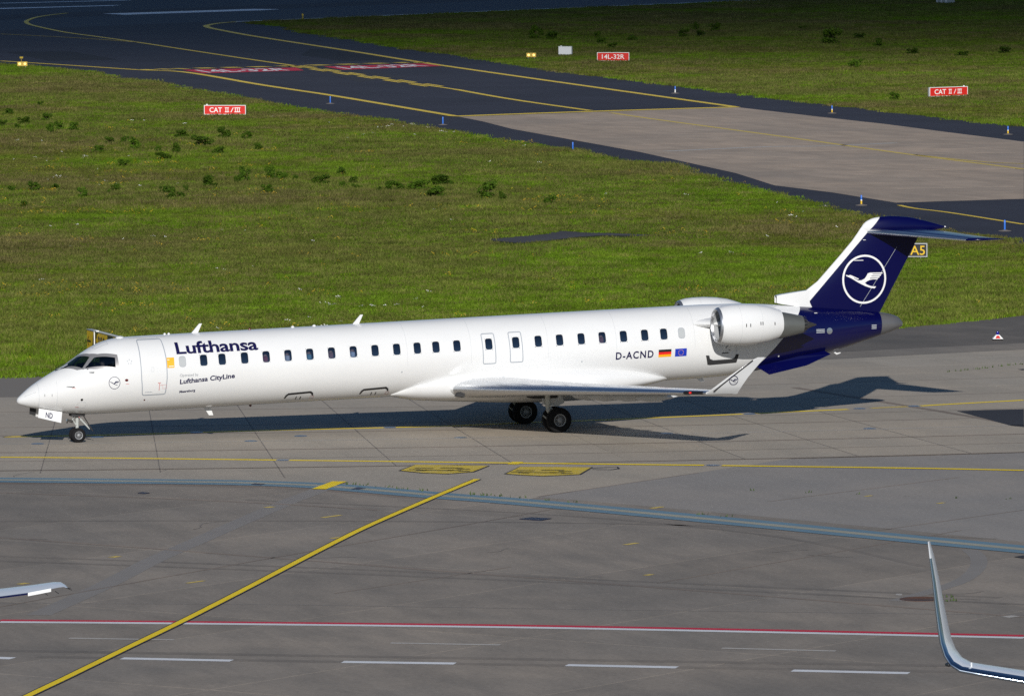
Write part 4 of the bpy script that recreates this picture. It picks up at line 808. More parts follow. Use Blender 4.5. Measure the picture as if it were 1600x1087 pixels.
# closure marker with blue lamp on the apron edge
x, y = D['cone'][0]
r = root('closure_marker', (x, y, 0), 'small white and red pyramid marker with a blue lamp at the apron edge', 'closure marker')
e = Vector((cos(-0.29), sin(-0.29), 0)); n2 = Vector((-e.y, e.x, 0)); P_ = lambda a, b_, z: tuple(Vector((x, y, z)) + e * a + n2 * b_)
M['marker_rubber'] = mat('marker_rubber', (0.03, 0.03, 0.03), 0.8)
MB().loft([[P_(-.23, -.23, 0), P_(.23, -.23, 0), P_(.23, .23, 0), P_(-.23, .23, 0)], [P_(-.21, -.21, .03), P_(.21, -.21, .03), P_(.21, .21, .03), P_(-.21, .21, .03)]]).build('foot', M['marker_rubber'], r, False)
MB().loft([[P_(-.225, -.225, .028), P_(.225, -.225, .028), P_(.225, .225, .028), P_(-.225, .225, .028)], [P_(-.07, -.07, .20), P_(.07, -.07, .20), P_(.07, .07, .20), P_(-.07, .07, .20)]]).build('pyramid', M['sign_white'], r, False)
k = lambda t: -(.225 + (.07 - .225) * t) - 0.004
obj('red_panel', [P_(-.11, k(.15), .028 + .172 * .15), P_(.11, k(.15), .028 + .172 * .15), P_(.05, k(.78), .028 + .172 * .78), P_(-.05, k(.78), .028 + .172 * .78)], [(0, 1, 2, 3)], M['sign_red'], r)
M['lamp_blue'] = mat('lamp_blue', (0.01, 0.01, 0.25), 0.15)
MB().lathe([(.20, .055), (.24, .06), (.29, .062), (.33, .05), (.35, .001)], (x, y, 0), 'z', 16).build('lamp', M['lamp_blue'], r)
def pchip(xs,ys):
    xs=np.array(xs,float); ys=np.array(ys,float); h=np.diff(xs); d=np.diff(ys)/h
    m=np.zeros(len(xs))
    for i in range(1,len(xs)-1):
        if d[i-1]*d[i]>0:
            w1=2*h[i]+h[i-1]; w2=h[i]+2*h[i-1]; m[i]=(w1+w2)/(w1/d[i-1]+w2/d[i])
    m[0]=d[0]; m[-1]=d[-1]
    def f(x):
        x=min(max(x,xs[0]),xs[-1]); i=min(max(int(np.searchsorted(xs,x))-1,0),len(h)-1)
        t=(x-xs[i])/h[i]
        return float((2*t**3-3*t*t+1)*ys[i]+(t**3-2*t*t+t)*h[i]*m[i]+(-2*t**3+3*t*t)*ys[i+1]+(t**3-t*t)*h[i]*m[i+1])
    return f
FR=1.345
def zc(x): return 2.739+.028*(x-17)
f_top=pchip([0,.03,.1,.22,.45,.68,1.05,1.42,1.69,2.0,2.31,2.75,3.1,3.5,4.0,4.6,5.2,10,24.5,26,27,28,29,30,31,32,32.57,33.1,33.35,33.46],
            [1.53,1.615,1.69,1.80,1.99,2.15,2.375,2.58,2.72,2.92,3.13,3.39,3.55,3.655,3.71,3.735,zc(5.2)+FR,zc(10)+FR,zc(24.5)+FR,4.33,4.33,4.29,4.22,4.14,4.05,3.95,3.885,3.78,3.68,3.55])
f_bot=pchip([0,.03,.1,.22,.4,.74,1.2,1.56,1.94,2.56,3.5,4.3,5.2,10,24.5,25.4,26.5,27.5,28.5,29.5,30.46,31,32,32.57,33.2,33.46],
            [1.53,1.455,1.405,1.36,1.30,1.23,1.15,1.09,1.035,.995,1.01,1.035,zc(5.2)-FR,zc(10)-FR,zc(24.5)-FR,1.632,1.70,1.83,2.02,2.22,2.42,2.55,2.83,3.0,3.2,3.32])
f_hw=pchip([0,.03,.1,.22,.45,.68,1.05,1.42,2.0,2.7,3.4,4.2,5.2,10,24.5,25.5,26.5,27.5,28.5,29.5,30.5,31.5,32.57,33.1,33.46],
           [0.0,.085,.165,.25,.385,.50,.68,.83,1.02,1.18,1.28,1.33,FR,FR,FR,1.335,1.28,1.18,1.05,.91,.76,.61,.44,.34,.16])
f_mid=pchip([0,.45,1.05,1.69,2.31,3.1,4.0,5.2,10,24.5,26.5,28.5,30.46,32.57,33.46],
            [1.53,1.63,1.76,1.9,2.03,2.18,2.33,zc(5.2),zc(10),zc(24.5),3.03,3.13,3.28,3.44,3.43])
def skin_y(x,z):
    "half width of the fuselage at station x and height z"
    m=f_mid(x); h=(f_top(x)-m) if z>m else (m-f_bot(x))
    q=1-((z-m)/max(h,1e-4))**2
    return f_hw(x)*np.sqrt(max(q,0.))
# ------------------------------------------------------------------ airliner
def paint(name, col, rough=0.22, dirt=0.0, metal=0.0):
    m, nt, b = newmat(name); P = wpos(nt); n = noise(nt, P, 1.3, 5, 0.6, 0.35, 1, 1)
    c = mix(nt, ramp(nt, n, [(0.35, (0, 0, 0)), (0.8, (1, 1, 1))]), col, tuple(v * (1 - dirt) for v in col))
    nt.links.new(c, b.inputs['Base Color']); b.inputs['Metallic'].default_value = metal
    nt.links.new(math_(nt, 'ADD', math_(nt, 'MULTIPLY', n, 0.12), rough - 0.06), b.inputs['Roughness'])
    b.inputs['Specular IOR Level'].default_value = 0.5; b.inputs['Coat Weight'].default_value = 0.3; b.inputs['Coat Roughness'].default_value = 0.08
    return m
WHITE, NAVY = (0.74, 0.745, 0.745), (0.0012, 0.0016, 0.046)
def livery(name, x0, k, z0, inner=True):
    "white paint that turns navy aft of a raked line; bare dark primer on the inside of the skin"
    m = paint(name, WHITE, 0.24, 0.06); nt = m.node_tree; b = nt.nodes['Principled BSDF']; src = b.inputs['Base Color'].links[0].from_socket
    tc = N(nt, 'ShaderNodeTexCoord'); sx = N(nt, 'ShaderNodeSeparateXYZ'); nt.links.new(tc.outputs['Object'], sx.inputs[0])
    d = math_(nt, 'SUBTRACT', math_(nt, 'SUBTRACT', sx.outputs['X'], x0), math_(nt, 'MULTIPLY', math_(nt, 'SUBTRACT', sx.outputs['Z'], z0), k))
    c = mix(nt, math_(nt, 'GREATER_THAN', d, 0.0), src, NAVY)
    if inner: c = mix(nt, N(nt, 'ShaderNodeNewGeometry').outputs['Backfacing'], c, (0.03, 0.032, 0.04))
    nt.links.new(c, b.inputs['Base Color']); return m
M['skin'] = livery('fuselage_paint', 27.60, 0.885, 2.08)
M['fin_paint'] = livery('fin_paint', 29.68, 0.916, 4.16, False)
M['white_gloss'] = paint('white_gloss', WHITE, 0.24, 0.06); M['navy_gloss'] = paint('navy_gloss', NAVY, 0.2, 0.1)
for k_ in ('navy_gloss', 'fin_paint'): M[k_].node_tree.nodes['Principled BSDF'].inputs['Coat Weight'].default_value = 0.0; M[k_].node_tree.nodes['Principled BSDF'].inputs['Specular IOR Level'].default_value = 0.35
M['navy_ink'] = mat('navy_ink', (0.006, 0.005, 0.055), 0.35); M['white_ink'] = mat('white_ink', (0.80, 0.80, 0.80), 0.35); M['grey_ink'] = mat('grey_ink', (0.42, 0.45, 0.48), 0.4)
M['dim_ink'] = mat('dim_ink', (0.27, 0.29, 0.32), 0.4); M['seam'] = mat('door_seam', (0.33, 0.36, 0.40), 0.45); M['seam_thin'] = mat('panel_seam', (0.52, 0.54, 0.56), 0.45); M['window_plug'] = mat('window_plug', (0.42, 0.44, 0.45), 0.4)
M['red_ink'] = mat('red_ink', (0.60, 0.28, 0.27), 0.4); M['orange'] = mat('orange_sticker', (0.85, 0.42, 0.01), 0.4); M['ink_black'] = mat('ink_black', (0.012, 0.012, 0.014), 0.4)
M['flag_red'] = mat('flag_red', (0.75, 0.015, 0.012), 0.4); M['flag_gold'] = mat('flag_gold', (0.90, 0.42, 0.01), 0.4); M['flag_blue'] = mat('flag_blue', (0.01, 0.035, 0.42), 0.4)
M['polished'] = paint('polished_metal', (0.80, 0.82, 0.85), 0.33, 0.10, 1.0); M['dull_metal'] = paint('dull_metal', (0.17, 0.178, 0.168), 0.5, 0.45, 0.4)
M['duct_grey'] = mat('duct_grey', (0.33, 0.34, 0.35), 0.6, 0.0); M['fan_metal'] = mat('fan_metal', (0.05, 0.05, 0.055), 0.6, 0.3); M['lip_metal'] = paint('lip_metal', (0.55, 0.56, 0.58), 0.36, 0.15, 0.9); M['hot_metal'] = paint('hot_metal', (0.10, 0.095, 0.09), 0.45, 0.4, 0.7); M['wing_grey'] = paint('wing_grey', (0.60, 0.61, 0.62), 0.3, 0.08); M['gear_grey'] = paint('gear_grey', (0.50, 0.52, 0.50), 0.4, 0.3)
M['rubber'] = mat('tyre_rubber', (0.010, 0.010, 0.011), 0.85, 0, 0.2); M['rim'] = paint('rim_grey', (0.30, 0.31, 0.32), 0.4, 0.3); M['bay'] = mat('gear_bay', (0.03, 0.03, 0.032), 0.8)
M['cone_grey'] = paint('cone_grey', (0.17, 0.17, 0.175), 0.38, 0.2, 0.4); M['frame_metal'] = paint('window_frame_metal', (0.36, 0.35, 0.35), 0.35, 0.1, 0.5)
M['beacon'] = mat('beacon_red', (0.10, 0.012, 0.012), 0.2)
def glass(name, tint, ior=1.5):
    m, nt, b = newmat(name); nt.nodes.remove(b)
    f = N(nt, 'ShaderNodeFresnel'); f.inputs['IOR'].default_value = ior; t = N(nt, 'ShaderNodeBsdfTransparent'); t.inputs['Color'].default_value = (*tint, 1)
    g = N(nt, 'ShaderNodeBsdfGlossy'); g.inputs['Roughness'].default_value = 0.03; ms = N(nt, 'ShaderNodeMixShader')
    nt.links.new(f.outputs[0], ms.inputs[0]); nt.links.new(t.outputs[0], ms.inputs[1]); nt.links.new(g.outputs[0], ms.inputs[2]); nt.links.new(ms.outputs[0], nt.nodes['Material Output'].inputs['Surface'])
    return m
M['pane'] = glass('cabin_pane', (0.62, 0.70, 0.85), 3.6); M['windscreen'] = glass('windscreen_glass', (0.26, 0.33, 0.40), 1.9)

AP = root('regional_airliner', (17.0, 0, 0), 'white twin-engine regional airliner with navy tail taxiing on the concrete lane', 'airliner')
WX = [6.55, 7.23, 8.06, 8.86, 9.67, 10.48, 11.29, 12.10, 12.91, 13.72, 14.49, 15.19, 15.98, 17.18, 18.20, 19.05, 19.86, 20.68, 21.48, 22.29, 23.10, 23.83]
PLUG = [5.77, 24.51]; WZ = 0.443; HWX, HWZ = 0.140, 0.200
th1, th2 = math.acos((WZ + HWZ) / FR), math.acos((WZ - HWZ) / FR)
W1 = [(1.64, .17), (1.90, .10), (2.17, .09), (2.53, .58), (2.21, .87)]; W2 = [(2.29, .91), (2.67, .69), (3.36, .94), (3.34, 1.208)]
W1x = [(1.59, .17), (1.87, .06), (2.19, .05), (2.57, .58), (2.22, .905)]; W2x = [(2.25, .93), (2.65, .655), (3.40, .91), (3.38, 1.25)]
def pt(x, th, off=0.0):
    "point of the fuselage skin at station x; angle from the crown, positive on the port side"
    def raw(x, th):
        m = f_mid(x); h_ = (f_top(x) - m) if cos(th) > 0 else (m - f_bot(x)); return Vector((x, -f_hw(x) * sin(th), m + h_ * cos(th)))
    p = raw(x, th)
    if off:
        e = 0.01; n_ = (raw(x + e, th) - raw(x - e, th)).cross(raw(x, th + e) - raw(x, th - e))
        n_.normalize()
        if n_.dot(p - Vector((x, 0, f_mid(x)))) < 0: n_ = -n_
        p = p + n_ * off
    return p
xs = [0.0, .012, .03, .055, .085, .12, .16, .21, .27, .34, .42] + list(np.arange(.5, 3.9, .035)) + list(np.arange(3.9, 5.5, .1))
for w in WX: xs += [w - HWX, w, w + HWX]
xs += list(np.arange(24.2, 32.57, .14)) + [32.57]
xs = sorted(set(round(float(x), 4) for x in xs)); xs = [x for i, x in enumerate(xs) if i == 0 or x - xs[i - 1] > 0.008]
hs = sorted(set([round(k * pi / 44, 5) for k in range(45)] + [th1, th2])); hs = [t for i, t in enumerate(hs) if t in (th1, th2) or min(abs(t - th1), abs(t - th2)) > 0.025]
ths = hs + [-t for t in reversed(hs[1:-1])]
verts = [tuple(pt(x, t)) for x in xs for t in ths]; n = len(ths); faces = []
for i in range(len(xs) - 1):
    xm = (xs[i] + xs[i + 1]) / 2
    hole = any(abs(xm - w) < HWX - 0.01 for w in WX)
    for k in range(n):
        k2 = (k + 1) % n; ta, tb = ths[k], ths[k2]
        tm = (ta + tb) / 2 if abs(ta - tb) < 3 else pi
        if hole and th1 < tm < th2: continue
        if 1.5 < xm < 3.5 and (inside((xm, abs(tm)), W1x) or inside((xm, abs(tm)), W2x)): continue
        faces.append((i * n + k, i * n + k2, (i + 1) * n + k2, (i + 1) * n + k))
fus = obj('fuselage', verts, faces, M['skin'], AP, True)
bm = bmesh.new(); bm.from_mesh(fus.data); bmesh.ops.remove_doubles(bm, verts=bm.verts, dist=1e-5); 
f0 = max(bm.faces, key=lambda f: f.calc_center_median().z)
if f0.normal.z < 0: bmesh.ops.reverse_faces(bm, faces=bm.faces)
bm.to_mesh(fus.data); bm.free()
mb = MB(); cx = list(np.linspace(32.572, 33.46, 16)); mb.loft([[tuple(pt(x, 2 * pi * k / 40)) for k in range(40)] for x in cx]); mb.build('tail_cone', M['cone_grey'], AP)
mb = MB(); mb.lathe([(0, .115), (.06, .10), (.06, .07), (0.0, .06)], (33.44, 0, 3.43), 'x', 20); mb.build('exhaust', M['dull_metal'], AP)

def fin_le(z): return f_finle(z)
f_finle = pchip([3.6, 4.1, 4.45, 4.78, 5.07, 5.6, 6.53, 6.9, 7.1, 7.25, 7.36, 7.41], [28.7, 29.05, 29.40, 29.80, 30.2, 30.7, 31.56, 31.84, 31.98, 32.15, 32.45, 32.95])
def fin_te(z): return 32.67 + (z - 3.93) * 0.554
def aero(u): return 5 * (0.2969 * sqrt(max(u, 0)) - 0.126 * u - 0.3516 * u * u + 0.2843 * u ** 3 - 0.1036 * u ** 4)
def fin_half(x, z):
    a, b_ = fin_le(z), fin_te(z); u = (x - a) / (b_ - a); t = 0.105 if z > 5.07 else 0.105 - 0.02 * (5.07 - z)
    return t * min(b_ - a, 2.75) * aero(min(max(u, 0), 1)) if 0 <= u <= 1 else 0.0
def surf(mode, a, b_, off):
    if mode == 'xt': return tuple(pt(a, b_, off))
    if mode == 'xz':
        m = f_mid(a); h_ = (f_top(a) - m) if b_ > m else (m - f_bot(a)); th = math.acos(max(-1, min(1, (b_ - m) / h_))); return tuple(pt(a, th, off))
    if mode == 'fin': return (a, -fin_half(a, b_) - off, b_)
def cut(v2, f2, dx, dz):
    bm = bmesh.new(); vs_ = [bm.verts.new((a, b_, 0)) for a, b_ in v2]
    for f in f2:
        try: bm.faces.new([vs_[i] for i in f])
        except ValueError: pass
    v2 = np.array(v2)
    for ax, st in ((0, dx), (1, dz)):
        if not st: continue
        lo, hi = v2[:, ax].min(), v2[:, ax].max(); k = lo + st
        while k < hi:
            co = [0, 0, 0]; co[ax] = k; no = [0, 0, 0]; no[ax] = 1
            bmesh.ops.bisect_plane(bm, geom=bm.verts[:] + bm.edges[:] + bm.faces[:], plane_co=co, plane_no=no, dist=1e-6); k += st
    bm.verts.index_update(); V_ = [tuple(v.co)[:2] for v in bm.verts]; F_ = [tuple(v.index for v in f.verts) for f in bm.faces]; bm.free(); return V_, F_
def decal(name, v2, f2, m, parent, mode='xz', off=0.004, dx=0.3, dz=0.05, smooth=True):
    V_, F_ = cut(v2, f2, dx, dz)
    o = obj(name, [surf(mode, a, b_, off) for a, b_ in V_], F_, m, parent)
    bm = bmesh.new(); bm.from_mesh(o.data)
    for f in bm.faces:
        f.smooth = smooth
        if f.normal.y > 0: f.normal_flip()
    bm.to_mesh(o.data); bm.free(); return o
def poly(name, loops, m, parent, **kw):
    "filled outline, further loops are holes"
    loops = [[Vector((a, b_, 0)) for a, b_ in l] for l in loops]; flat = [tuple(p)[:2] for l in loops for p in l]
    return decal(name, flat, [tuple(t) for t in tessellate_polygon(loops)], m, parent, **kw)
def rrect(cx, cz, w, h_, r, n_=4, slope=0.0, shear=0.0):
    out = []
    for sx, sz, a0 in ((1, 1, 0), (-1, 1, pi / 2), (-1, -1, pi), (1, -1, 1.5 * pi)):
        for k in range(n_ + 1):
            a = a0 + k / n_ * pi / 2; px, pz = sx * (w / 2 - r) + r * cos(a), sz * (h_ / 2 - r) + r * sin(a); out.append((cx + px + shear * pz, cz + pz + slope * px))
    return out
def inset(p, d):
    c = np.mean(np.array(p), 0); out = []; n_ = len(p)
    for i in range(n_):
        a, b_, e = Vector(p[i - 1]), Vector(p[i]), Vector(p[(i + 1) % n_]); t = (e - a)
        if t.length < 1e-6: out.append(tuple(b_)); continue
        t.normalize(); q = Vector((-t.y, t.x)); q = q if q.dot(Vector(c) - b_) > 0 else -q; out.append(tuple(b_ + q * d))
    return out
def ring2(name, p, w, m, parent, **kw):
    i_ = inset(p, w); n_ = len(p); return decal(name, list(p) + i_, [(k, (k + 1) % n_, n_ + (k + 1) % n_, n_ + k) for k in range(n_)], m, parent, **kw)
def lettering(name, s, x, z, h_, w, m, bold=0.0, slope=0.028, mode='xz', off=0.004, parent=None, spacing=1.0):
    v, f = text2d(s, h_, bold, spacing, w); return decal(name, [(x + a, z + b_ + slope * a) for a, b_ in v], f, m, parent or AP, mode=mode, off=off, dz=0.04, dx=0)
def circle(cx, cz, r, n_=40, rz=1.0): return [(cx + r * cos(2 * pi * k / n_), cz + rz * r * sin(2 * pi * k / n_)) for k in range(n_)]
# cabin windows
def cell(x): return zc(x) + WZ
for i, w in enumerate(WX):
    z = cell(w); ex_ = 13 <= i <= 14
    o = ring2('window', rrect(w, z, 0.315, 0.44, 0.105, 4, .028), 0.024, M['white_gloss'], AP, off=0.005, dx=0.1, dz=0.08)
    poly('pane', [rrect(w, z, 0.285, 0.41, 0.10, 4, .028)], M['pane'], o, off=-0.012, dx=0.1, dz=0.08)
for w in PLUG:
    o = poly('window_plug', [rrect(w, cell(w), 0.235, 0.36, 0.09, 4, .028)], M['window_plug'], AP, off=0.004); ring2('edge', rrect(w, cell(w), 0.255, 0.38, 0.095, 4, .028), 0.014, M['seam'], o, off=0.007)
# cockpit glazing
FRM = [(1.50, .10), (1.78, .035), (2.28, .035), (2.55, .42), (2.80, .62), (3.45, .865), (3.47, 1.275), (2.65, 1.095), (2.03, .83)]
for s in (1, -1):
    k = lambda P_: [(a, b_ * s) for a, b_ in P_]
    fr = poly('cockpit_window_frame', [k(FRM), k(W1), k(W2)], M['frame_metal'], AP, mode='xt', off=0.006, dx=.08, dz=.08)
    poly('windscreen', [k(inset(W1, -0.01))], M['windscreen'], fr, mode='xt', off=0.002, dx=.08, dz=.08); poly('side_window', [k(inset(W2, -0.01))], M['windscreen'], fr, mode='xt', off=0.002, dx=.08, dz=.08)
for y0, y1, x0 in ((-.10, -.38, 1.40), (.10, .30, 1.45)):
    a = pt(x0, -y0 / .8, .03); b_ = pt(x0 + .38, -y1 / .95, .035); MB().tube([a, a.lerp(b_, .5) + Vector((0, 0, .01)), b_], [.014, .012, .010], 6).build('wiper', M['ink_black'], AP)
a, b_ = pt(1.47, .25, .03), pt(1.83, .30, .05); MB().tube([a, b_], [.010, .013], 6).build('wiper_blade', M['grey_ink'], AP)
# cabin floor, seats, flight-deck seats and panel
M['cabin_floor'] = mat('cabin_floor', (0.05, 0.055, 0.07), 0.9); M['seat_blue'] = mat('seat_blue', (0.02, 0.025, 0.06), 0.7); M['panel_grey'] = mat('panel_grey', (0.05, 0.05, 0.05), 0.7)
mb = MB(); mb.loft([[(1.6, -.6, 1.62), (1.6, .6, 1.62)], [(4, -1.15, 1.82), (4, 1.15, 1.82)], [(24.6, -1.15, 2.40), (24.6, 1.15, 2.40)]], False, False, False); mb.build('cabin_floor', M['cabin_floor'], AP, False)
for i, w in enumerate(WX):
    x = w + 0.30; z = zc(x) - 0.55
    for y in (-.62, .62):
        mb = MB(); mb.box((x - .25, y, z + .38), (.46, .92, .14)); mb.loft([[(x - .02, y - .46, z + .42), (x + .10, y - .46, z + .42), (x + .10, y + .46, z + .42), (x - .02, y + .46, z + .42)], [(x + .13, y - .44, z + 1.12), (x + .21, y - .44, z + 1.12), (x + .21, y + .44, z + 1.12), (x + .13, y + .44, z + 1.12)]]); mb.build('cabin_seat', M['seat_blue'], AP, False)
for y in (-.48, .48):
    mb = MB(); mb.box((3.05, y, 2.02), (.46, .46, .14)); mb.loft([[(3.24, y - .23, 2.05), (3.32, y - .23, 2.05), (3.32, y + .23, 2.05), (3.24, y + .23, 2.05)], [(3.36, y - .18, 2.72), (3.42, y - .18, 2.72), (3.42, y + .18, 2.72), (3.36, y + .18, 2.72)]]); mb.box((3.40, y, 2.82), (.08, .26, .2)); mb.build('flight_deck_seat', M['panel_grey'], AP, False)
mb = MB(); mb.box((2.15, 0, 2.28), (.5, 1.3, .5)); mb.build('instrument_panel', M['panel_grey'], AP, False)
# doors
dp = [(4.245, 3.56), (4.27, 3.62), (4.33, 3.645), (5.08, 3.665), (5.14, 3.65), (5.165, 3.59), (5.20, 3.0), (5.20, 2.3), (5.17, 1.80), (5.155, 1.74), (5.09, 1.705), (4.36, 1.685), (4.31, 1.71), (4.285, 1.77), (4.235, 2.3), (4.225, 2.9)]
o = poly('entrance_door', [inset(dp, .03)], M['white_gloss'], AP, off=0.005, dz=.06); ring2('door_seam', dp, .034, M['seam'], o, off=0.007, dz=.06)
ring2('handle_recess', rrect(4.66, 2.62, .11, .16, .03), .012, M['seam_thin'], o, off=.009)
decal('door_gutter', [(4.02, 3.66), (5.40, 3.705), (5.40, 3.72), (4.02, 3.675)], [(0, 1, 2, 3)], M['white_gloss'], AP, off=0.02, dx=.2)
for nm, pl in (('red_arrow', [(4.895, 1.86), (4.92, 1.86), (4.92, 2.12), (4.895, 2.12)]), ('red_box', [(5.03, 1.92), (5.18, 1.925), (5.18, 2.07), (5.03, 2.065)]), ('red_arrow', [(4.85, 2.12), (4.96, 2.12), (4.96, 2.15), (4.85, 2.15)]), ('red_arrow', [(4.93, 2.04), (5.03, 2.045), (5.03, 2.06), (4.93, 2.055)])):
    (ring2(nm, pl, .012, M['red_ink'], o, off=.010) if nm == 'red_box' else poly(nm, [pl], M['red_ink'], o, off=.010))
poly('sill_plate', [[(4.40, 1.80), (4.66, 1.81), (4.66, 1.825), (4.40, 1.815)]], M['seam'], o, off=.010)
for i in (13, 14):
    w = WX[i]; z = zc(w) + .275; ring2('exit_seam', rrect(w, z, .505, 1.10, .07, 4, .028, -.02), .032, M['seam'], AP, off=.005, dz=.06)
o = poly('sticker', [[(5.185, 2.655), (5.46, 2.66), (5.475, 3.02), (5.185, 3.01)]], M['orange'], AP, off=.006)
poly('sticker_text', [[(5.26, 2.70), (5.44, 2.705), (5.44, 2.73), (5.26, 2.725)]], M['white_ink'], o, off=.009); poly('sticker_text', [[(5.22, 2.93), (5.30, 2.93), (5.30, 2.95), (5.22, 2.95)]], M['white_ink'], o, off=.009)
# lettering on the side
lettering('lettering', 'Lufthansa', 5.59, 3.135, .375, 3.02, M['navy_ink'], .026, .026, spacing=.97)
lettering('lettering', 'Operated by', 5.65, 2.33, .10, .68, M['dim_ink'], 0.006)
lettering('lettering', 'Lufthansa CityLine', 5.66, 2.07, .165, 2.02, M['navy_ink'], 0.030, .085)
lettering('lettering', 'Meersburg', 5.67, 1.745, .085, .58, M['navy_ink'], 0.035, .075)
lettering('lettering', 'D-ACND', 21.98, 2.50, .255, 1.44, M['navy_ink'], 0.026, .030, spacing=1.2)
for k, m in enumerate(('ink_black', 'flag_red', 'flag_gold')):
    z = 2.815 - .093 * (k + 1); poly('flag_stripe', [[(23.61, z), (24.10, z + .014), (24.10, z + .107), (23.61, z + .093)]], M[m], AP, off=.004)
o = poly('union_flag', [[(24.245, 2.545), (24.69, 2.56), (24.69, 2.845), (24.245, 2.83)]], M['flag_blue'], AP, off=.004)
for k in range(12):
    a = k * pi / 6; cx_, cz_ = 24.467 + .095 * cos(a), 2.695 + .095 * sin(a); poly('star', [[(cx_ + r_ * cos(t), cz_ + r_ * sin(t)) for r_, t in ((.017 if j % 2 == 0 else .007, pi / 2 + j * pi / 5) for j in range(10))]], M['flag_gold'], o, off=.008, dz=0, dx=0)
# crane emblem: outline traced on a unit circle
CR = [(313, 480), (362, 492), (368, 484), (392, 486), (518, 545), (506, 556), (440, 527), (436, 533), (508, 571), (560, 569), (606, 546), (634, 510), (655, 468), (690, 456), (893, 458), (885, 478), (733, 475), (731, 484), (872, 487), (862, 509), (716, 505), (713, 514), (848, 516), (838, 537), (694, 537), (692, 549), (824, 544), (808, 563), (740, 560), (690, 568), (648, 586), (614, 608), (640, 634), (690, 656), (730, 667), (793, 670), (770, 700), (700, 689), (620, 660), (540, 620), (490, 592), (400, 536), (320, 498)]
CR = [((a - 604) / 346, (555 - b_) / 375) for a, b_ in CR]
def emblem(cx_, cz_, rx, rz_, m, parent, mode, wid, off=.004, kx=1.0, name='crane_emblem'):
    c = [(cx_ + rx * cos(2 * pi * k / 56), cz_ + rz_ * sin(2 * pi * k / 56)) for k in range(56)]
    o = ring2(name, c, wid, m, parent, mode=mode, off=off, dz=.08); poly('crane', [[(cx_ + a * rx * kx, cz_ + b_ * rz_) for a, b_ in CR]], m, o, mode=mode, off=off, dz=.08, dx=.2); return o
emblem(3.275, 2.175, .205, .225, M['navy_ink'], AP, 'xz', .018)
for k in range(5):
    a = pi / 2 + k * 2 * pi / 5; c = Vector((3.85 + .075 * cos(a), 2.905 + .075 * sin(a))); d = Vector((cos(a), sin(a))); e = Vector((-d.y, d.x))
    poly('alliance_emblem', [[tuple(c + d * .038), tuple(c - d * .02 + e * .028), tuple(c - d * .02 - e * .028)]], M['grey_ink'], AP, off=.004, dz=0, dx=0)
# probes, vents, small marks on the nose
poly('static_port', [circle(3.71, 2.262, .062, 18, .75)], M['beacon'], AP, off=.004); poly('vent', [circle(2.15, 1.585, .045, 16)], M['ink_black'], AP, off=.004)
for x, z, L in ((1.62, 2.06, .26), (2.42, 2.545, .16)):
    a = Vector(surf('xz', x + L, z, .0)); b_ = Vector(surf('xz', x + L, z, .06)); MB().tube([a, b_, b_ + Vector((-.06, 0, 0)), Vector(surf('xz', x, z, .055))], [.018, .014, .012, .006], 8).build('pitot_probe', M['dull_metal'], AP)
for x, z in ((1.86, 2.0), (2.5, 2.47), (3.74, 2.12), (2.02, 1.30)): poly('red_stencil', [[(x - .06, z), (x + .06, z), (x + .06, z + .02), (x - .06, z + .02)]], M['red_ink'], AP, off=.004)
for x, z in ((.88, 1.755), (1.12, 1.76)): poly('latch', [[(x, z - .05), (x + .014, z - .05), (x + .014, z + .04), (x, z + .04)]], M['ink_black'], AP, off=.004)
def band(x, m, w=.012, t0=.05, t1=2.4, off=.0035, name='panel_seam'):
    V_ = [(x, t0), (x + w, t0), (x + w, t1), (x, t1)]; decal(name, V_, [(0, 1, 2, 3)], m, AP, mode='xt', off=off, dx=0, dz=.06)
band(.70, M['seam_thin']); band(1.30, M['seam_thin'], .010, .9, 2.2)
for x in (14.1, 16.5, 19.4, 22.0, 25.0): band(x, M['seam_thin'], .010, .3, 1.7)
ring2('panel_seam', [(2.02, 1.28), (2.30, 1.27), (2.33, 1.42), (2.28, 1.50), (2.08, 1.50), (2.0, 1.42)], .008, M['seam_thin'], AP, off=.004)
decal('lightning_strip', [(.22, 1.69), (.62, 1.86), (.62, 1.868), (.22, 1.70)], [(0, 1, 2, 3)], M['seam_thin'], AP, off=.006, dx=.1)
ring2('escape_hatch', [(2.72, .10), (3.25, .10), (3.25, .36), (2.78, .34)], .012, M['seam'], AP, mode='xt', off=.004)
for x in (13.9, 20.69): 
    z = zc(x) - .38; poly('vent', [circle(x, z, .03, 12)], M['grey_ink'], AP, off=.004)
poly('vent', [circle(4.42, 1.52, .03, 12)], M['beacon'], AP, off=.004)
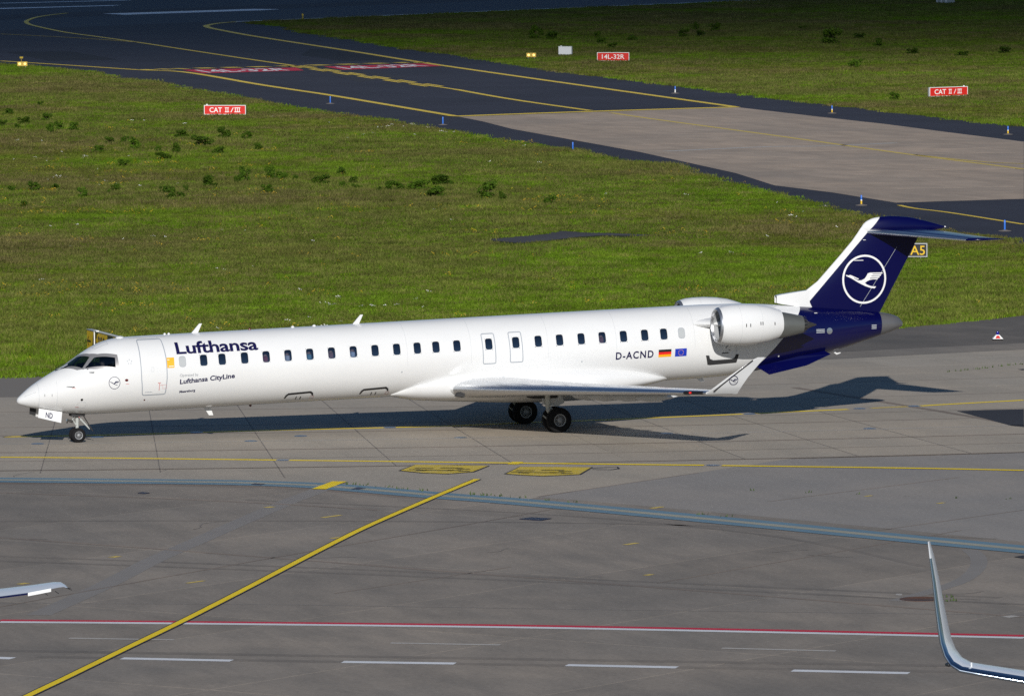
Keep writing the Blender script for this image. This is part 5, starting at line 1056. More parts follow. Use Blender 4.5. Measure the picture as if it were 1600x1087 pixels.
# hold doors: dark chevron strips with handles
for x0 in (9.62, 12.43):
    zz = lambda x: zc(x) - .93
    pl = [(x0 + .02, zz(x0) - .20), (x0 + .05, zz(x0) - .08), (x0 + .13, zz(x0)), (x0 + .97, zz(x0 + 1) + .03), (x0 + 1.06, zz(x0 + 1) - .04), (x0 + 1.10, zz(x0 + 1) - .14), (x0 + 1.04, zz(x0 + 1) - .14), (x0 + 1.0, zz(x0 + 1) - .07), (x0 + .94, zz(x0 + 1) - .045), (x0 + .16, zz(x0) - .07), (x0 + .11, zz(x0) - .12), (x0 + .08, zz(x0) - .20)]
    o = poly('hold_door_strip', [pl], M['ink_black'], AP, off=.005, dz=.03)
    for dx_ in (.46, .62): poly('hold_door_latch', [[(x0 + dx_, zz(x0 + .5) - .26), (x0 + dx_ + .035, zz(x0 + .5) - .26), (x0 + dx_ + .035, zz(x0 + .5) - .15), (x0 + dx_, zz(x0 + .5) - .15)]], M['ink_black'], o, off=.006)
    ring2('red_box', [(x0 + 1.0, zz(x0 + 1) - .16), (x0 + 1.14, zz(x0 + 1) - .16), (x0 + 1.14, zz(x0 + 1) - .26), (x0 + 1.0, zz(x0 + 1) - .26)], .012, M['red_ink'], o, off=.006)
    ring2('panel_seam', [(x0 - .02, zz(x0) - .28), (x0 + .05, zz(x0) - .03), (x0 + 1.06, zz(x0 + 1) + .0), (x0 + 1.14, zz(x0 + 1) - .25)], .008, M['seam_thin'], o, off=.0035)
o = poly('tail_hold_strip', [[(25.44, 2.56), (25.56, 2.20), (25.66, 2.185), (26.70, 2.245), (26.745, 2.56), (26.63, 2.57), (26.585, 2.44), (26.50, 2.39), (25.76, 2.365), (25.62, 2.42), (25.575, 2.55)]], M['bay'], AP, off=.005, dz=.04)
ring2('tail_hold_seam', [(25.55, 2.45), (25.52, 3.3), (26.66, 3.3), (26.62, 2.5), (26.5, 2.40), (25.75, 2.38)], .010, M['seam_thin'], AP, off=.004)
for pl in ([(26.05, 2.60), (26.35, 2.62), (26.33, 2.65), (26.08, 2.64)], [(26.20, 2.80), (26.23, 2.80), (26.28, 2.90), (26.26, 2.90)], [(26.32, 2.74), (26.38, 2.70), (26.39, 2.715), (26.33, 2.755)]): poly('hold_door_latch', [pl], M['ink_black'], AP, off=.006)
# marks on the navy tail
for k in range(3): poly('white_stencil', [[(29.86, 3.34 - .055 * k), (30.20, 3.34 - .055 * k), (30.20, 3.365 - .055 * k), (29.86, 3.365 - .055 * k)]], M['grey_ink'], AP, off=.004); poly('white_stencil', [[(32.14, 3.42 - .06 * k), (32.34, 3.42 - .06 * k), (32.34, 3.45 - .06 * k), (32.14, 3.45 - .06 * k)]], M['grey_ink'], AP, off=.004)
poly('vent_outlet', [circle(30.40, 3.29, .115, 24)], M['polished'], AP, off=.006); poly('white_stencil', [[(29.9, 3.93), (30.02, 3.93), (30.0, 3.95), (29.88, 3.95)]], M['white_ink'], AP, off=.004); poly('white_stencil', [circle(28.4, 2.42, .03, 10)], M['white_ink'], AP, off=.004)
# aerials, beacons
for x in (6.42, 12.42):
    z = f_top(x); mb = MB(); mb.loft([[(x, -.025, z - .02), (x + .25, -.006, z - .02), (x + .25, .006, z - .02), (x, .025, z - .02)], [(x + .31, -.012, z + .33), (x + .41, -.004, z + .33), (x + .41, .004, z + .33), (x + .31, .012, z + .33)]]); mb.build('blade_aerial', M['white_gloss'], AP, False)
for x, yb in ((6.86, 1.12), (25.45, 1.66)):
    mb = MB(); mb.loft([[(x - .02, -.02, yb + .03), (x + .25, -.006, yb + .03), (x + .25, .006, yb + .03), (x - .02, .02, yb + .03)], [(x + .2, -.012, yb - .30 if x < 10 else yb - .15), (x + .36, -.004, yb - .30 if x < 10 else yb - .15), (x + .36, .004, yb - .30 if x < 10 else yb - .15), (x + .2, .012, yb - .30 if x < 10 else yb - .15)]]); mb.build('blade_aerial', M['white_gloss'], AP, False)
for x, r_ in ((3.80, .16), (5.45, .05), (5.6, .05), (10.2, .07), (11.0, .07)): MB().lathe([(-.02, r_), (.02, r_ * .9), (.05, r_ * .5), (.06, .001)], (x, 0, f_top(x)), 'z', 16).build('dome_aerial', M['white_gloss'], AP)
MB().lathe([(-.02, .05), (.03, .05), (.06, .03), (.07, .001)], (8.6, 0, f_top(8.6)), 'z', 14).build('beacon', M['beacon'], AP); MB().lathe([(.02, .05), (-.04, .05), (-.07, .03), (-.08, .001)], (8.6, 0, f_bot(8.6)), 'z', 14).build('beacon', M['beacon'], AP)

# belly fairing
fw_ = pchip([13.7, 14.2, 14.8, 15.9, 17, 19, 21, 22.3, 23.4, 24.0, 24.25], [.55, .90, 1.16, 1.42, 1.52, 1.55, 1.52, 1.38, 1.05, .72, .45]); fb_ = pchip([13.7, 14.6, 16.2, 18.4, 19.7, 21, 22, 23, 24.25], [1.33, 1.17, 1.07, .97, .95, .99, 1.14, 1.37, 1.62]); ft_ = pchip([13.7, 14.75, 15.9, 17.5, 19.5, 21.4, 23, 24.25], [1.45, 1.84, 2.20, 2.28, 2.36, 2.30, 2.12, 1.72])
rings = []
for x in np.linspace(13.7, 24.25, 60):
    zm = min(1.75, ft_(x) - .02); r_ = []
    for k in range(64):
        a = 2 * pi * k / 64; c, s = cos(a), sin(a); e = 2 / 2.5
        r_.append((x, -fw_(x) * math.copysign(abs(s) ** e, s), zm + ((ft_(x) - zm) if c > 0 else (zm - fb_(x))) * math.copysign(abs(c) ** e, c)))
    rings.append(r_)
MB().loft(rings).build('belly_fairing', M['white_gloss'], AP)
for x, z in ((16.55, 1.93), (17.68, 1.97)):
    y = -fw_(x) * (1 - ((z - 1.75) / (ft_(x) - 1.75)) ** 2.5) ** .4; MB().tube([(x, y - .006, z), (x, y + .02, z)], .05, 16).build('fuel_cap', M['seam_thin'], AP); 

# wings
def sect(xle, y, z, c, t, tw=0.0, n_=18, u0=0.0, u1=1.0, grow_=0.0):
    up_ = []; lo = []
    for k in range(n_ + 1):
        u = u0 + (u1 - u0) * (1 - cos(pi * k / n_)) / 2 if u0 == 0 and u1 == 1 else u0 + (u1 - u0) * (k / n_) ** 1.6
        h_ = t * c * aero(u); cm = .012 * c * sin(pi * min(u, 1)); x, zu, zl = u * c, cm + h_ * 1.05 + grow_, cm - h_ * .95 - grow_
        up_.append((x, zu)); lo.append((x, zl))
    p = list(reversed(up_)) + lo[1:]
    ca, sa = cos(tw), sin(tw)
    return [(xle + a * ca + b_ * sa - grow_, y, z - a * sa + b_ * ca) for a, b_ in p]
WS = [(0.9, 15.42, 5.75, 1.60, .138, .03), (1.5, 15.76, 5.45, 1.60, .136, .03), (2.6, 16.40, 4.75, 1.645, .130, .02), (4.4, 17.45, 3.75, 1.72, .125, .012), (7.0, 18.96, 2.78, 1.83, .122, .0), (9.5, 20.41, 1.98, 1.935, .118, -.008), (11.6, 21.63, 1.38, 2.025, .11, -.012), (11.95, 21.83, 1.26, 2.045, .10, -.012)]
for s in (-1, 1):
    MB().loft([sect(x, s * y, z, c, t, tw) for y, x, c, z, t, tw in WS]).build('wing', M['white_gloss'], AP)
    wg = AP
    MB().loft([sect(x, s * y, z, c, t, tw, 12, 0, .10 + .02 * (y < 3), .006) for y, x, c, z, t, tw in WS[1:]], False, False, False).build('leading_edge', M['polished'], AP)
    # winglet
    WL = [(12.00, 21.84, 1.10, 1.985, .05), (12.02, 21.80, 1.18, 2.01, .085), (12.07, 21.83, 1.16, 2.07, .085), (12.15, 21.93, 1.09, 2.16, .08), (12.22, 22.08, .99, 2.28, .075), (12.31, 22.48, .78, 2.58, .07), (12.39, 23.04, .52, 2.95, .07), (12.44, 23.43, .35, 3.21, .07), (12.45, 23.58, .24, 3.28, .06)]
    wl_r = []
    for y, x, c, z, t in WL:
        f_ = 1.0; base = sect(0, 0, 0, c, t); wl_r.append([(x + a, s * (y - b_ * f_), z + b_ * (1 - f_)) for a, _, b_ in base])
    o = MB().loft(wl_r).build('winglet', M['wing_grey'], AP)
    if s < 0:
        mbx = MB(); ca = []
        for k in range(28):
            a = 2 * pi * k / 28
            for r_ in (.165, .148): ca.append((22.72 + r_ * cos(a), r_ * sin(a) + 2.50))
        def wy(z): return -(12.12 + .32 * min(max((z - 2.09) / 1.13, 0), 1) ** .55) - .055
        mbx.add([(a, wy(b_), b_) for a, b_ in ca], [(2 * k, 2 * k + 1, (2 * k + 3) % 56, (2 * k + 2) % 56) for k in range(28)]); obj('crane_emblem', mbx.v, mbx.f, M['navy_ink'], o)
        l_ = [Vector((22.72 + a * .165, 0, 2.50 + b_ * .165)) for a, b_ in CR]; obj('crane', [(q.x, wy(q.z), q.z) for q in l_], [tuple(t) for t in tessellate_polygon([[Vector((q.x, q.z, 0)) for q in l_]])], M['navy_ink'], o)
        obj('boot_strip', [(22.0, wy(2.12), 2.12), (22.06, wy(2.12) - .004, 2.11), (23.40, wy(3.20) - .004, 3.17), (23.37, wy(3.20), 3.20)], [(0, 1, 2, 3)], M['ink_black'], o)
    o = MB().loft([sect(21.63 + (y - 11.6) * .575, s * y, 2.025 + (y - 11.6) * .05, 1.38, .11, -.012, 10, 0, .05, .016) for y in (11.05, 11.4, 11.82)], False, False, False).build('position_light', M['ink_black'], AP); MB().lathe([(-.06, .001), (-.05, .03), (.0, .045), (.04, .03)], (21.46, s * 11.35, 2.02), 'x', 10).build('lens', M['flag_red'], o)
    for y in (3.3, 4.6, 5.9, 7.2):
        i = y; xle = 15.76 + (y - 1.5) * .58; c = 5.45 - (y - 1.5) * .47 if y < 4.4 else 3.75 - (y - 4.4) * .345; z = 1.6 + (y - 1.5) * .0425
        q_ = min(1.0, c * .2 + .25); MB().lathe([(a_ * q_, b0_ * q_) for a_, b0_ in [(0, .01), (.15, .12), (.6, .20), (1.1, .19), (1.6, .11), (1.95, .01)]], (xle + c * .62, s * y, z - .27), 'x', 14).build('flap_fairing', M['wing_grey'], AP)
    for y0, y1 in ((1.7, 4.3), (4.5, 8.9)):
        q = []
        for y in (y0, y1):
            xle = 15.76 + (y - 1.5) * .58; c = 5.45 - (y - 1.5) * .57 if y < 4.4 else 3.75 - (y - 4.4) * .345; z = 1.6 + (y - 1.5) * .0425
            q.append([(xle + c * .80, s * y, z + .05), (xle + c * .80, s * y, z - .07), (xle + c * 1.0, s * y, z - .20), (xle + c * 1.03, s * y, z - .215), (xle + c * .92, s * y, z - .03)])
        MB().loft(q).build('flap', M['wing_grey'], AP, False)
    # taxi light in the wing root
    MB().loft([[(15.80, s * 1.46, 1.36), (15.80, s * 1.72, 1.38), (15.92, s * 1.72, 1.50), (15.92, s * 1.46, 1.50)], [(16.10, s * 1.46, 1.30), (16.12, s * 1.76, 1.34), (16.12, s * 1.72, 1.42), (16.10, s * 1.46, 1.42)]]).build('taxi_light', M['bay'], AP, False)
    for d in (.08, .17): MB().tube([(15.84 + d * .5, s * (1.5 + d), 1.425), (15.90 + d * .5, s * (1.5 + d), 1.43)], .035, 12).build('taxi_lamp', M['polished'], AP)

# fin, bullet, tailplane
rings = []
for z in (3.55, 3.8, 4.1, 4.3, 4.5, 4.78, 5.07, 5.5, 6.0, 6.53, 6.8, 7.0):
    a, b_ = fin_le(z), fin_te(z); u = [(1 - cos(pi * k / 22)) / 2 for k in range(23)]; p = [(a + (b_ - a) * t, -fin_half(a + (b_ - a) * t, z) if 0 < t < 1 else 0.0, z) for t in u]; rings.append(list(reversed(p)) + [(x, -y, z) for x, y, z in p[1:-1]])
fin = MB().loft(rings).build('fin', M['fin_paint'], AP)
bt = pchip([31.9, 32.0, 32.15, 32.45, 33.04, 33.7, 34.4, 35.2], [6.98, 7.13, 7.25, 7.36, 7.415, 7.37, 7.22, 6.99]); bb = pchip([31.9, 32.2, 33, 34, 35.2], [6.96, 6.72, 6.62, 6.70, 6.94]); bw = pchip([31.9, 32.0, 32.3, 33.0, 34.2, 35.2], [.02, .08, .17, .225, .16, .02])
MB().loft([[(x, -bw(x) * sin(2 * pi * k / 28), (bt(x) + bb(x)) / 2 + (bt(x) - bb(x)) / 2 * cos(2 * pi * k / 28)) for k in range(28)] for x in np.linspace(31.9, 35.2, 34)]).build('fin_bullet', M['fin_paint'], AP)
MB().lathe([(0, .03), (.05, .025), (.07, .001)], (35.18, 0, 6.97), 'x', 10).build('tail_light', M['white_ink'], AP)
for s in (-1, 1):
    st = [(.12, 32.12, 2.78, 6.84, .10), (.8, 32.54, 2.55, 6.825, .095), (4.05, 34.50, 1.36, 6.70, .09), (4.22, 34.70, 1.27, 6.705, .085), (4.30, 35.15, .86, 6.715, .06)]
    MB().loft([sect(x, s * y, z, c, t) for y, x, c, z, t in st]).build('tailplane', M['navy_gloss'], AP)
    MB().loft([sect(x, s * y, z, c, t, 0, 10, 0, .09, .005) for y, x, c, z, t in st[:3]], False, False, False).build('tailplane_leading_edge', M['polished'], AP)
emblem(32.0, 5.11, .875, .905, M['white_ink'], AP, 'fin', .072)
v = [(33.28, 6.27), (33.295, 6.27), (31.855, 4.10), (31.84, 4.10)]; decal('rudder_gap', v, [(0, 1, 2, 3)], M['grey_ink'], AP, mode='fin', off=.003, dz=.2)
poly('white_stencil', [[(31.60, 5.80), (31.95, 5.80), (31.95, 5.825), (31.60, 5.825)]], M['white_ink'], AP, mode='fin', off=.004); poly('white_stencil', [[(31.95, 6.55), (32.05, 6.55), (32.05, 6.57), (31.95, 6.57)]], M['white_ink'], AP, mode='fin', off=.004)
mb = MB(); mb.loft([[(28.58, -.13, 4.32), (28.58, .13, 4.32), (28.58, .13, 4.58), (28.58, -.13, 4.58)], [(28.75, -.15, 4.28), (28.75, .15, 4.28), (28.75, .15, 4.62), (28.75, -.15, 4.62)], [(29.5, -.15, 4.15), (29.5, .15, 4.15), (29.5, .12, 4.72), (29.5, -.12, 4.72)], [(30.2, -.10, 4.1), (30.2, .10, 4.1), (30.2, .06, 4.8), (30.2, -.06, 4.8)]], True, False, True); mb.build('fin_air_intake', M['white_gloss'], AP)
MB().box((28.70, 0, 4.45), (.02, .22, .22)).build('intake_duct', M['bay'], AP, False)
for s in (-1, 1):
    MB().prism([(27.55, s * .62, 2.08), (28.0, s * .93, 1.76), (29.5, s * .82, 2.05), (30.50, s * .60, 2.42), (30.2, s * .35, 2.62), (28.0, s * .55, 2.35)], (0, s * -.03, .012)).build('ventral_strake', M['navy_gloss'], AP, False)
MB().tube([(30.75, 0, 2.52), (30.95, 0, 2.38), (31.1, 0, 2.42)], [.03, .04, .02], 8).build('drain_mast', M['white_gloss'], AP); MB().prism([(26.95, -.02, 1.78), (27.2, -.02, 1.80), (27.25, -.02, 1.62), (27.1, -.02, 1.62)], (0, .04, 0)).build('drain_mast', M['wing_grey'], AP, False)

# engines
for s in (-1, 1):
    ey_, ez_ = s * 2.2, 3.735
    eng = MB().lathe([(25.60, .652), (25.80, .708), (26.1, .742), (26.54, .752), (27.0, .728), (27.45, .660), (27.75, .575), (27.96, .505), (27.955, .49), (27.7, .50)], (0, ey_, ez_ - .03), 'x', 56).build('nacelle', M['white_gloss'], AP)
    MB().lathe([(25.605, .653), (25.56, .632), (25.52, .607), (25.505, .588), (25.52, .568), (25.61, .548)], (0, ey_, ez_ - .03), 'x', 56).build('intake_lip', M['lip_metal'], eng)
    MB().lathe([(25.64, .6325), (25.60, .631), (25.62, .64)], (0, ey_, ez_ - .015), 'x', 56)
    MB().lathe([(25.60, .549), (26.0, .56), (26.35, .575)], (0, ey_, ez_ - .03), 'x', 56).build('intake_duct', M['duct_grey'], eng)
    mb = MB(); mb.lathe([(26.42, .575), (26.42, .001)], (0, ey_, ez_ - .02), 'x', 32); mb.build('fan_disc', M['bay'], eng)
    mb = MB()
    for k in range(28):
        a = 2 * pi * k / 28; q = []
        for r_, tw in ((.14, .9), (.36, .6), (.565, .35)):
            for d in (-.055, .055): q.append((26.34 + d * sin(tw) * 1.4, ey_ + r_ * cos(a) - d * cos(tw) * sin(a), ez_ - .02 + r_ * sin(a) + d * cos(tw) * cos(a)))
        mb.add(q, [(0, 1, 3, 2), (2, 3, 5, 4)])
    o = mb.build('fan', M['fan_metal'], eng); MB().lathe([(26.05, .001), (26.1, .05), (26.22, .12), (26.36, .17)], (0, ey_, ez_ - .02), 'x', 24).build('spinner', M['fan_metal'], eng)
    MB().lathe([(27.70, .50), (27.97, .49), (28.15, .46), (28.5, .39), (28.82, .318), (28.82, .30), (28.5, .36)], (0, ey_, ez_ - .08), 'x', 48).build('core_nozzle', M['dull_metal'], eng)
    mb = MB()
    for k in range(14):
        a0, a1 = 2 * pi * k / 14, 2 * pi * (k + 1) / 14; am = (a0 + a1) / 2
        mb.add([(28.80, ey_ + .321 * cos(a0), ez_ - .08 + .321 * sin(a0)), (28.80, ey_ + .321 * cos(a1), ez_ - .08 + .321 * sin(a1)), (28.98, ey_ + .285 * cos(am), ez_ - .08 + .285 * sin(am))], [(0, 1, 2)])
    mb.build('nozzle_chevron', M['hot_metal'], eng, False); MB().lathe([(28.6, .22), (28.85, .22), (29.15, .10), (29.38, .02), (29.39, .001)], (0, ey_, ez_ - .10), 'x', 28).build('exhaust_plug', M['hot_metal'], eng)
    MB().loft([sect(25.0, s * 1.15, 3.70, 4.0, .10), sect(25.5, s * 1.55, 3.71, 3.0, .10), sect(26.0, s * 2.0, 3.72, 2.2, .10)]).build('pylon', M['white_gloss'], AP)
    for x in (26.28, 27.08): MB().lathe([(x, .001 + (.7495 if x < 26.5 else .722)), (x + .008, .0015 + (.7495 if x < 26.5 else .7215))], (0, ey_, ez_ - .03), 'x', 56).build('cowl_seam', M['seam_thin'], eng)
    for x, a in ((26.42, .02), (26.58, .02), (26.98, .10), (27.06, .10), (27.55, .08)):
        r_ = (.748 if x < 26.9 else .728 if x < 27.2 else .643) + .006; MB().add([(x + i, ey_ + s * r_ * cos(a + j) , ez_ - .03 + r_ * sin(a + j)) for i, j in ((0, -.07), (.03, -.07), (.03, .09), (0, .09))], [(0, 1, 2, 3)]).build('cowl_latch', M['ink_black'], eng, False)

# undercarriage
def wheel(cx, cy, cz, r_, w, rim_r, parent, side, spokes=16):
    t = MB().lathe([(-w / 2, rim_r), (-w / 2 - .002, r_ * .80), (-w / 2 + .02, r_ * .93), (-w / 2 + .05, r_ * .985), (-.03, r_), (.03, r_), (w / 2 - .05, r_ * .985), (w / 2 - .02, r_ * .93), (w / 2 + .002, r_ * .80), (w / 2, rim_r)], (cx, cy, cz), 'y', 40).build('wheel', M['rubber'], parent)
    y = cy + side * w * .42
    MB().lathe([(0, rim_r + .004), (side * .02, rim_r), (side * .015, rim_r * .86), (-side * .02, rim_r * .84)], (cx, y, cz), 'y', 36).build('rim', M['rim'], t)
    mb = MB()
    for k in range(spokes):
        a = 2 * pi * k / spokes; mb.tube([(cx + rim_r * .38 * cos(a), y - side * .005, cz + rim_r * .38 * sin(a)), (cx + rim_r * .86 * cos(a), y, cz + rim_r * .86 * sin(a))], rim_r * .055, 5, False)
    mb.build('spoke_ring', M['rim'], t); MB().lathe([(-side * .02, rim_r * .42), (side * .01, rim_r * .40), (side * .03, rim_r * .2), (side * .035, .001)], (cx, y, cz), 'y', 20).build('hub', M['rim'], t)
    MB().lathe([(-side * .03, rim_r * .9), (-side * .032, .001)], (cx, y, cz), 'y', 24).build('brake_disc', M['bay'], t)
    return t
ng = MB(); ng.tube([(2.20, 0, 1.15), (2.20, 0, .62), (2.20, 0, .27)], [.075, .06, .05], 12); ng.tube([(2.20, -.20, .262), (2.20, .20, .262)], .035, 8); g1 = ng.build('nose_gear_leg', M['gear_grey'], AP)
for y in (-.17, .17): wheel(2.20, y, .262, .262, .16, .145, AP, -1 if y < 0 else 1, 12)
MB().tube([(2.66, 0, .46), (2.25, 0, .90)], [.03, .045], 10).build('drag_strut', M['gear_grey'], g1); MB().tube([(2.15, -.05, .62), (2.02, -.05, .82), (2.10, -.05, .98)], [.03, .025, .03], 8).build('torque_link', M['gear_grey'], g1)
MB().tube([(2.02, -.09, .74), (1.84, -.09, .80), (1.80, -.09, .70)], [.05, .045, .03], 10).build('steering_actuator', M['hot_metal'], g1); MB().tube([(2.02, .09, .74), (1.84, .09, .80)], [.05, .045], 10).build('taxi_lamp', M['polished'], g1)
MB().tube([(2.05, -.16, 1.12), (2.26, -.16, .88)], .014, 6).build('door_rod', M['red_ink'], AP); MB().box((2.20, 0, 1.0), (.5, .42, .12)).build('gear_bay', M['bay'], AP, False)
for dx_ in (0,): MB().tube([(2.36, -.22, .99), (2.72, -.22, .40)], .022, 6).build('aft_gear_door', M['hot_metal'], AP)
for s in (-1, 1):
    pl = [(.74, s * .30, 1.27), (1.58, s * .33, 1.12), (1.50, s * .48, .745), (.67, s * .45, .955)]; o = MB().prism(pl, (0, -s * .025, 0)).build('nose_gear_door', M['white_gloss'], AP, False)
    if s < 0:
        a, b_, c, d = (Vector(p) for p in pl); v, f = text2d('ND', 1.0, .02); v[:, 0] /= v[:, 0].max(); v[:, 1] /= v[:, 1].max(); out = []
        for u, t in v:
            u = .31 + u * .30; t = .22 + t * .52; q = (d.lerp(c, u)).lerp(a.lerp(b_, u), t); out.append((q.x, q.y - .012, q.z))
        obj('lettering', out, f, M['navy_ink'], o)
    else: MB().prism([(.52, s * .2, 1.27), (.76, s * .2, 1.24), (.74, s * .3, .98), (.53, s * .3, 1.03)], (0, -.02, 0)).build('door_inner_panel', M['bay'], o, False)
for s in (-1, 1):
    y0 = s * 2.06; x0 = 19.48
    g1 = MB().tube([(19.10, s * 2.15, 1.62), (19.15, y0, .95), (19.20, y0, .78)], [.11, .095, .09], 14).build('main_gear_leg', M['gear_grey'], AP)
    MB().tube([(19.13, y0, .86), (19.35, y0, .52), (x0, y0, .43)], [.08, .09, .085], 10).build('trailing_link', M['gear_grey'], g1); MB().tube([(x0, y0 - .34, .43), (x0, y0 + .34, .43)], .05, 10).build('axle', M['gear_grey'], g1); MB().tube([(19.15, y0, 1.0), (19.42, y0, .62)], [.05, .05], 10).build('shock_absorber', M['polished'], g1); MB().tube([(18.95, y0 - .05, .62), (19.1, y0 - .05, .50), (19.3, y0 - .05, .42)], [.02, .03, .02], 8).build('brake_line', M['gear_grey'], g1)
    for d in (-.27, .27): wheel(x0, y0 + d, .455, .458, .30, .225, AP, -1)
    MB().prism([(18.88, y0 - s * .06, 1.45), (19.62, y0 - s * .06, 1.52), (19.80, y0 - s * .06, 1.05), (19.55, y0 - s * .06, .93), (19.22, y0 - s * .06, .96), (18.98, y0 - s * .06, 1.02)], (0, -s * .03, 0)).build('main_gear_door', M['wing_grey'], AP, False)
    MB().box((19.05, s * 1.6, 1.30), (.95, .9, .14)).build('gear_bay', M['bay'], AP, False)
# ------------------------------------------------------------------ people on board
M['skin_tone'] = mat('skin_tone', (0.42, 0.24, 0.16), 0.6); M['hair_dark'] = mat('hair_dark', (0.02, 0.015, 0.012), 0.7); M['hair_grey'] = mat('hair_grey', (0.3, 0.29, 0.28), 0.7)
def skinned(name, pts, edges, rad, m, parent, sub=1):
    me = bpy.data.meshes.new(name); me.from_pydata(pts, edges, []); o = bpy.data.objects.new(name, me); COL.objects.link(o)
    md = o.modifiers.new('s', 'SKIN'); md.use_smooth_shade = True; sv = me.skin_vertices
    if not sv: 
        bpy.context.view_layer.update()
    for v, r_ in zip(me.skin_vertices[0].data, rad): v.radius = (r_, r_)
    me.skin_vertices[0].data[0].use_root = True
    s = o.modifiers.new('d', 'SUBSURF'); s.levels = sub; s.render_levels = sub
    bpy.context.view_layer.update(); ev = o.evaluated_get(bpy.context.evaluated_depsgraph_get()); nm = bpy.data.meshes.new_from_object(ev); bpy.data.objects.remove(o)
    if len(nm.materials): nm.materials[0] = m
    else: nm.materials.append(m)
    c = bpy.data.objects.new(name, nm); COL.objects.link(c); c.parent = parent; return c
def person(x, y, z, shirt, trousers, hair, label, group, reach=False):
    "seated figure facing the nose (-x); x,y,z is the seat cushion"
    r = root('person', (x, y, z), label, 'person', group)
    hx = -.36 if reach else -.30
    body = skinned('body', [(0, 0, .08), (.04, 0, .30), (.05, 0, .50), (.03, 0, .60), (.01, 0, .69), (-.01, 0, .80), (0, .17, .49), (-.02, .23, .24), (hx, .17, .26), (hx - .09, .16, .27), (0, -.17, .49), (-.02, -.23, .24), (hx, -.17, .26), (hx - .09, -.16, .27), (-.02, .10, .07), (-.45, .11, .09), (-.48, .11, -.34), (-.60, .11, -.38), (-.02, -.10, .07), (-.45, -.11, .09), (-.48, -.11, -.34), (-.60, -.11, -.38)],
                   [(0, 1), (1, 2), (2, 3), (3, 4), (4, 5), (2, 6), (6, 7), (7, 8), (8, 9), (2, 10), (10, 11), (11, 12), (12, 13), (0, 14), (14, 15), (15, 16), (16, 17), (0, 18), (18, 19), (19, 20), (20, 21)],
                   [.13, .13, .11, .055, .085, .075, .055, .045, .03, .035, .055, .045, .03, .035, .085, .065, .045, .04, .085, .065, .045, .04], M['skin_tone'], r, 2)
    skinned('shirt', [(0, 0, .10), (.04, 0, .30), (.05, 0, .50), (.035, 0, .57), (0, .17, .49), (-.02, .23, .25), (hx * .5, .20, .25), (0, -.17, .49), (-.02, -.23, .25), (hx * .5, -.20, .25)],
            [(0, 1), (1, 2), (2, 3), (2, 4), (4, 5), (5, 6), (2, 7), (7, 8), (8, 9)], [.15, .15, .13, .065, .075, .062, .05, .075, .062, .05], shirt, r, 2)
    skinned('trousers', [(0, 0, .09), (-.03, .10, .08), (-.45, .11, .09), (-.48, .11, -.30), (-.03, -.10, .08), (-.45, -.11, .09), (-.48, -.11, -.30)], [(0, 1), (1, 2), (2, 3), (0, 4), (4, 5), (5, 6)], [.14, .10, .08, .06, .10, .08, .06], trousers, r, 2)
    skinned('hair', [(.035, 0, .72), (.03, 0, .78), (.005, 0, .835)], [(0, 1), (1, 2)], [.075, .082, .062], hair, r, 2)
    mb = MB(); mb.loft([[(-.088, -.012, .735), (-.088, .012, .735), (-.075, .012, .765), (-.075, -.012, .765)], [(-.112, -.008, .725), (-.112, .008, .725), (-.078, .006, .765), (-.078, -.006, .765)]]); o = mb.build('nose', M['skin_tone'], None); o.parent = r; o.location = (0, 0, 0)
    for s in (-1, 1):
        o = MB().lathe([(0, .011), (.004, .008), (.005, .001)], (-.088, s * .03, .765), 'x', 8).build('eye', M['hair_dark'], None); o.parent = r; o.location = (0, 0, 0)
    return r
shirt_w = mat('shirt_white', (0.75, 0.76, 0.78), 0.8); tr = mat('trousers_navy', (0.015, 0.017, 0.03), 0.8)
person(3.03, -.48, 2.10, shirt_w, tr, M['hair_dark'], 'person in a white shirt sitting behind the cockpit side window', 'people on board', True)
for i, (wi, col, hair, what) in enumerate(((3, (.35, .05, .05), 'hair_dark', 'red top'), (4, (.62, .62, .64), 'hair_grey', 'pale top'), (5, (.16, .36, .42), 'hair_grey', 'turquoise top'), (6, (.34, .15, .12), 'hair_dark', 'brownish red top'), (7, (.60, .66, .72), 'hair_grey', 'light blue top'), (18, (.30, .10, .08), 'hair_dark', 'dark red top'))):
    x = WX[wi] + .06; pos = {3: 'fifth', 4: 'sixth', 5: 'seventh', 6: 'eighth', 7: 'ninth', 18: 'fourth'}[wi]
    lab = f'passenger in a {what} behind the {pos} cabin window counted from the entrance door' if wi < 10 else f'passenger in a {what} behind the {pos} glazed cabin window behind the two exits'
    person(x, -.80, zc(x) - .55 + .42, mat('passenger_top', col, .8), tr, M[hair], lab.replace('passenger', 'person'), 'people on board')

# ------------------------------------------------------------------ wing tips of parked aircraft in the foreground
aw_ = Vector((sin(yaw), cos(yaw), 0)); rw_ = Vector((cos(yaw), -sin(yaw), 0)); ZZ = Vector((0, 0, 1))
def foil(le, cdir, tdir_, c, t, n_=14, u1=1.0, g=0.0):
    out = []
    us = [u1 * (1 - cos(pi * k / n_)) / 2 for k in range(n_ + 1)]
    for u in reversed(us): out.append(le + cdir * (u * c - g) + tdir_ * (t * c * aero(u) + .015 * c * sin(pi * u) + g))
    for u in us[1:]: out.append(le + cdir * (u * c - g) + tdir_ * (-t * c * aero(u) + .015 * c * sin(pi * u) - g))
    return out

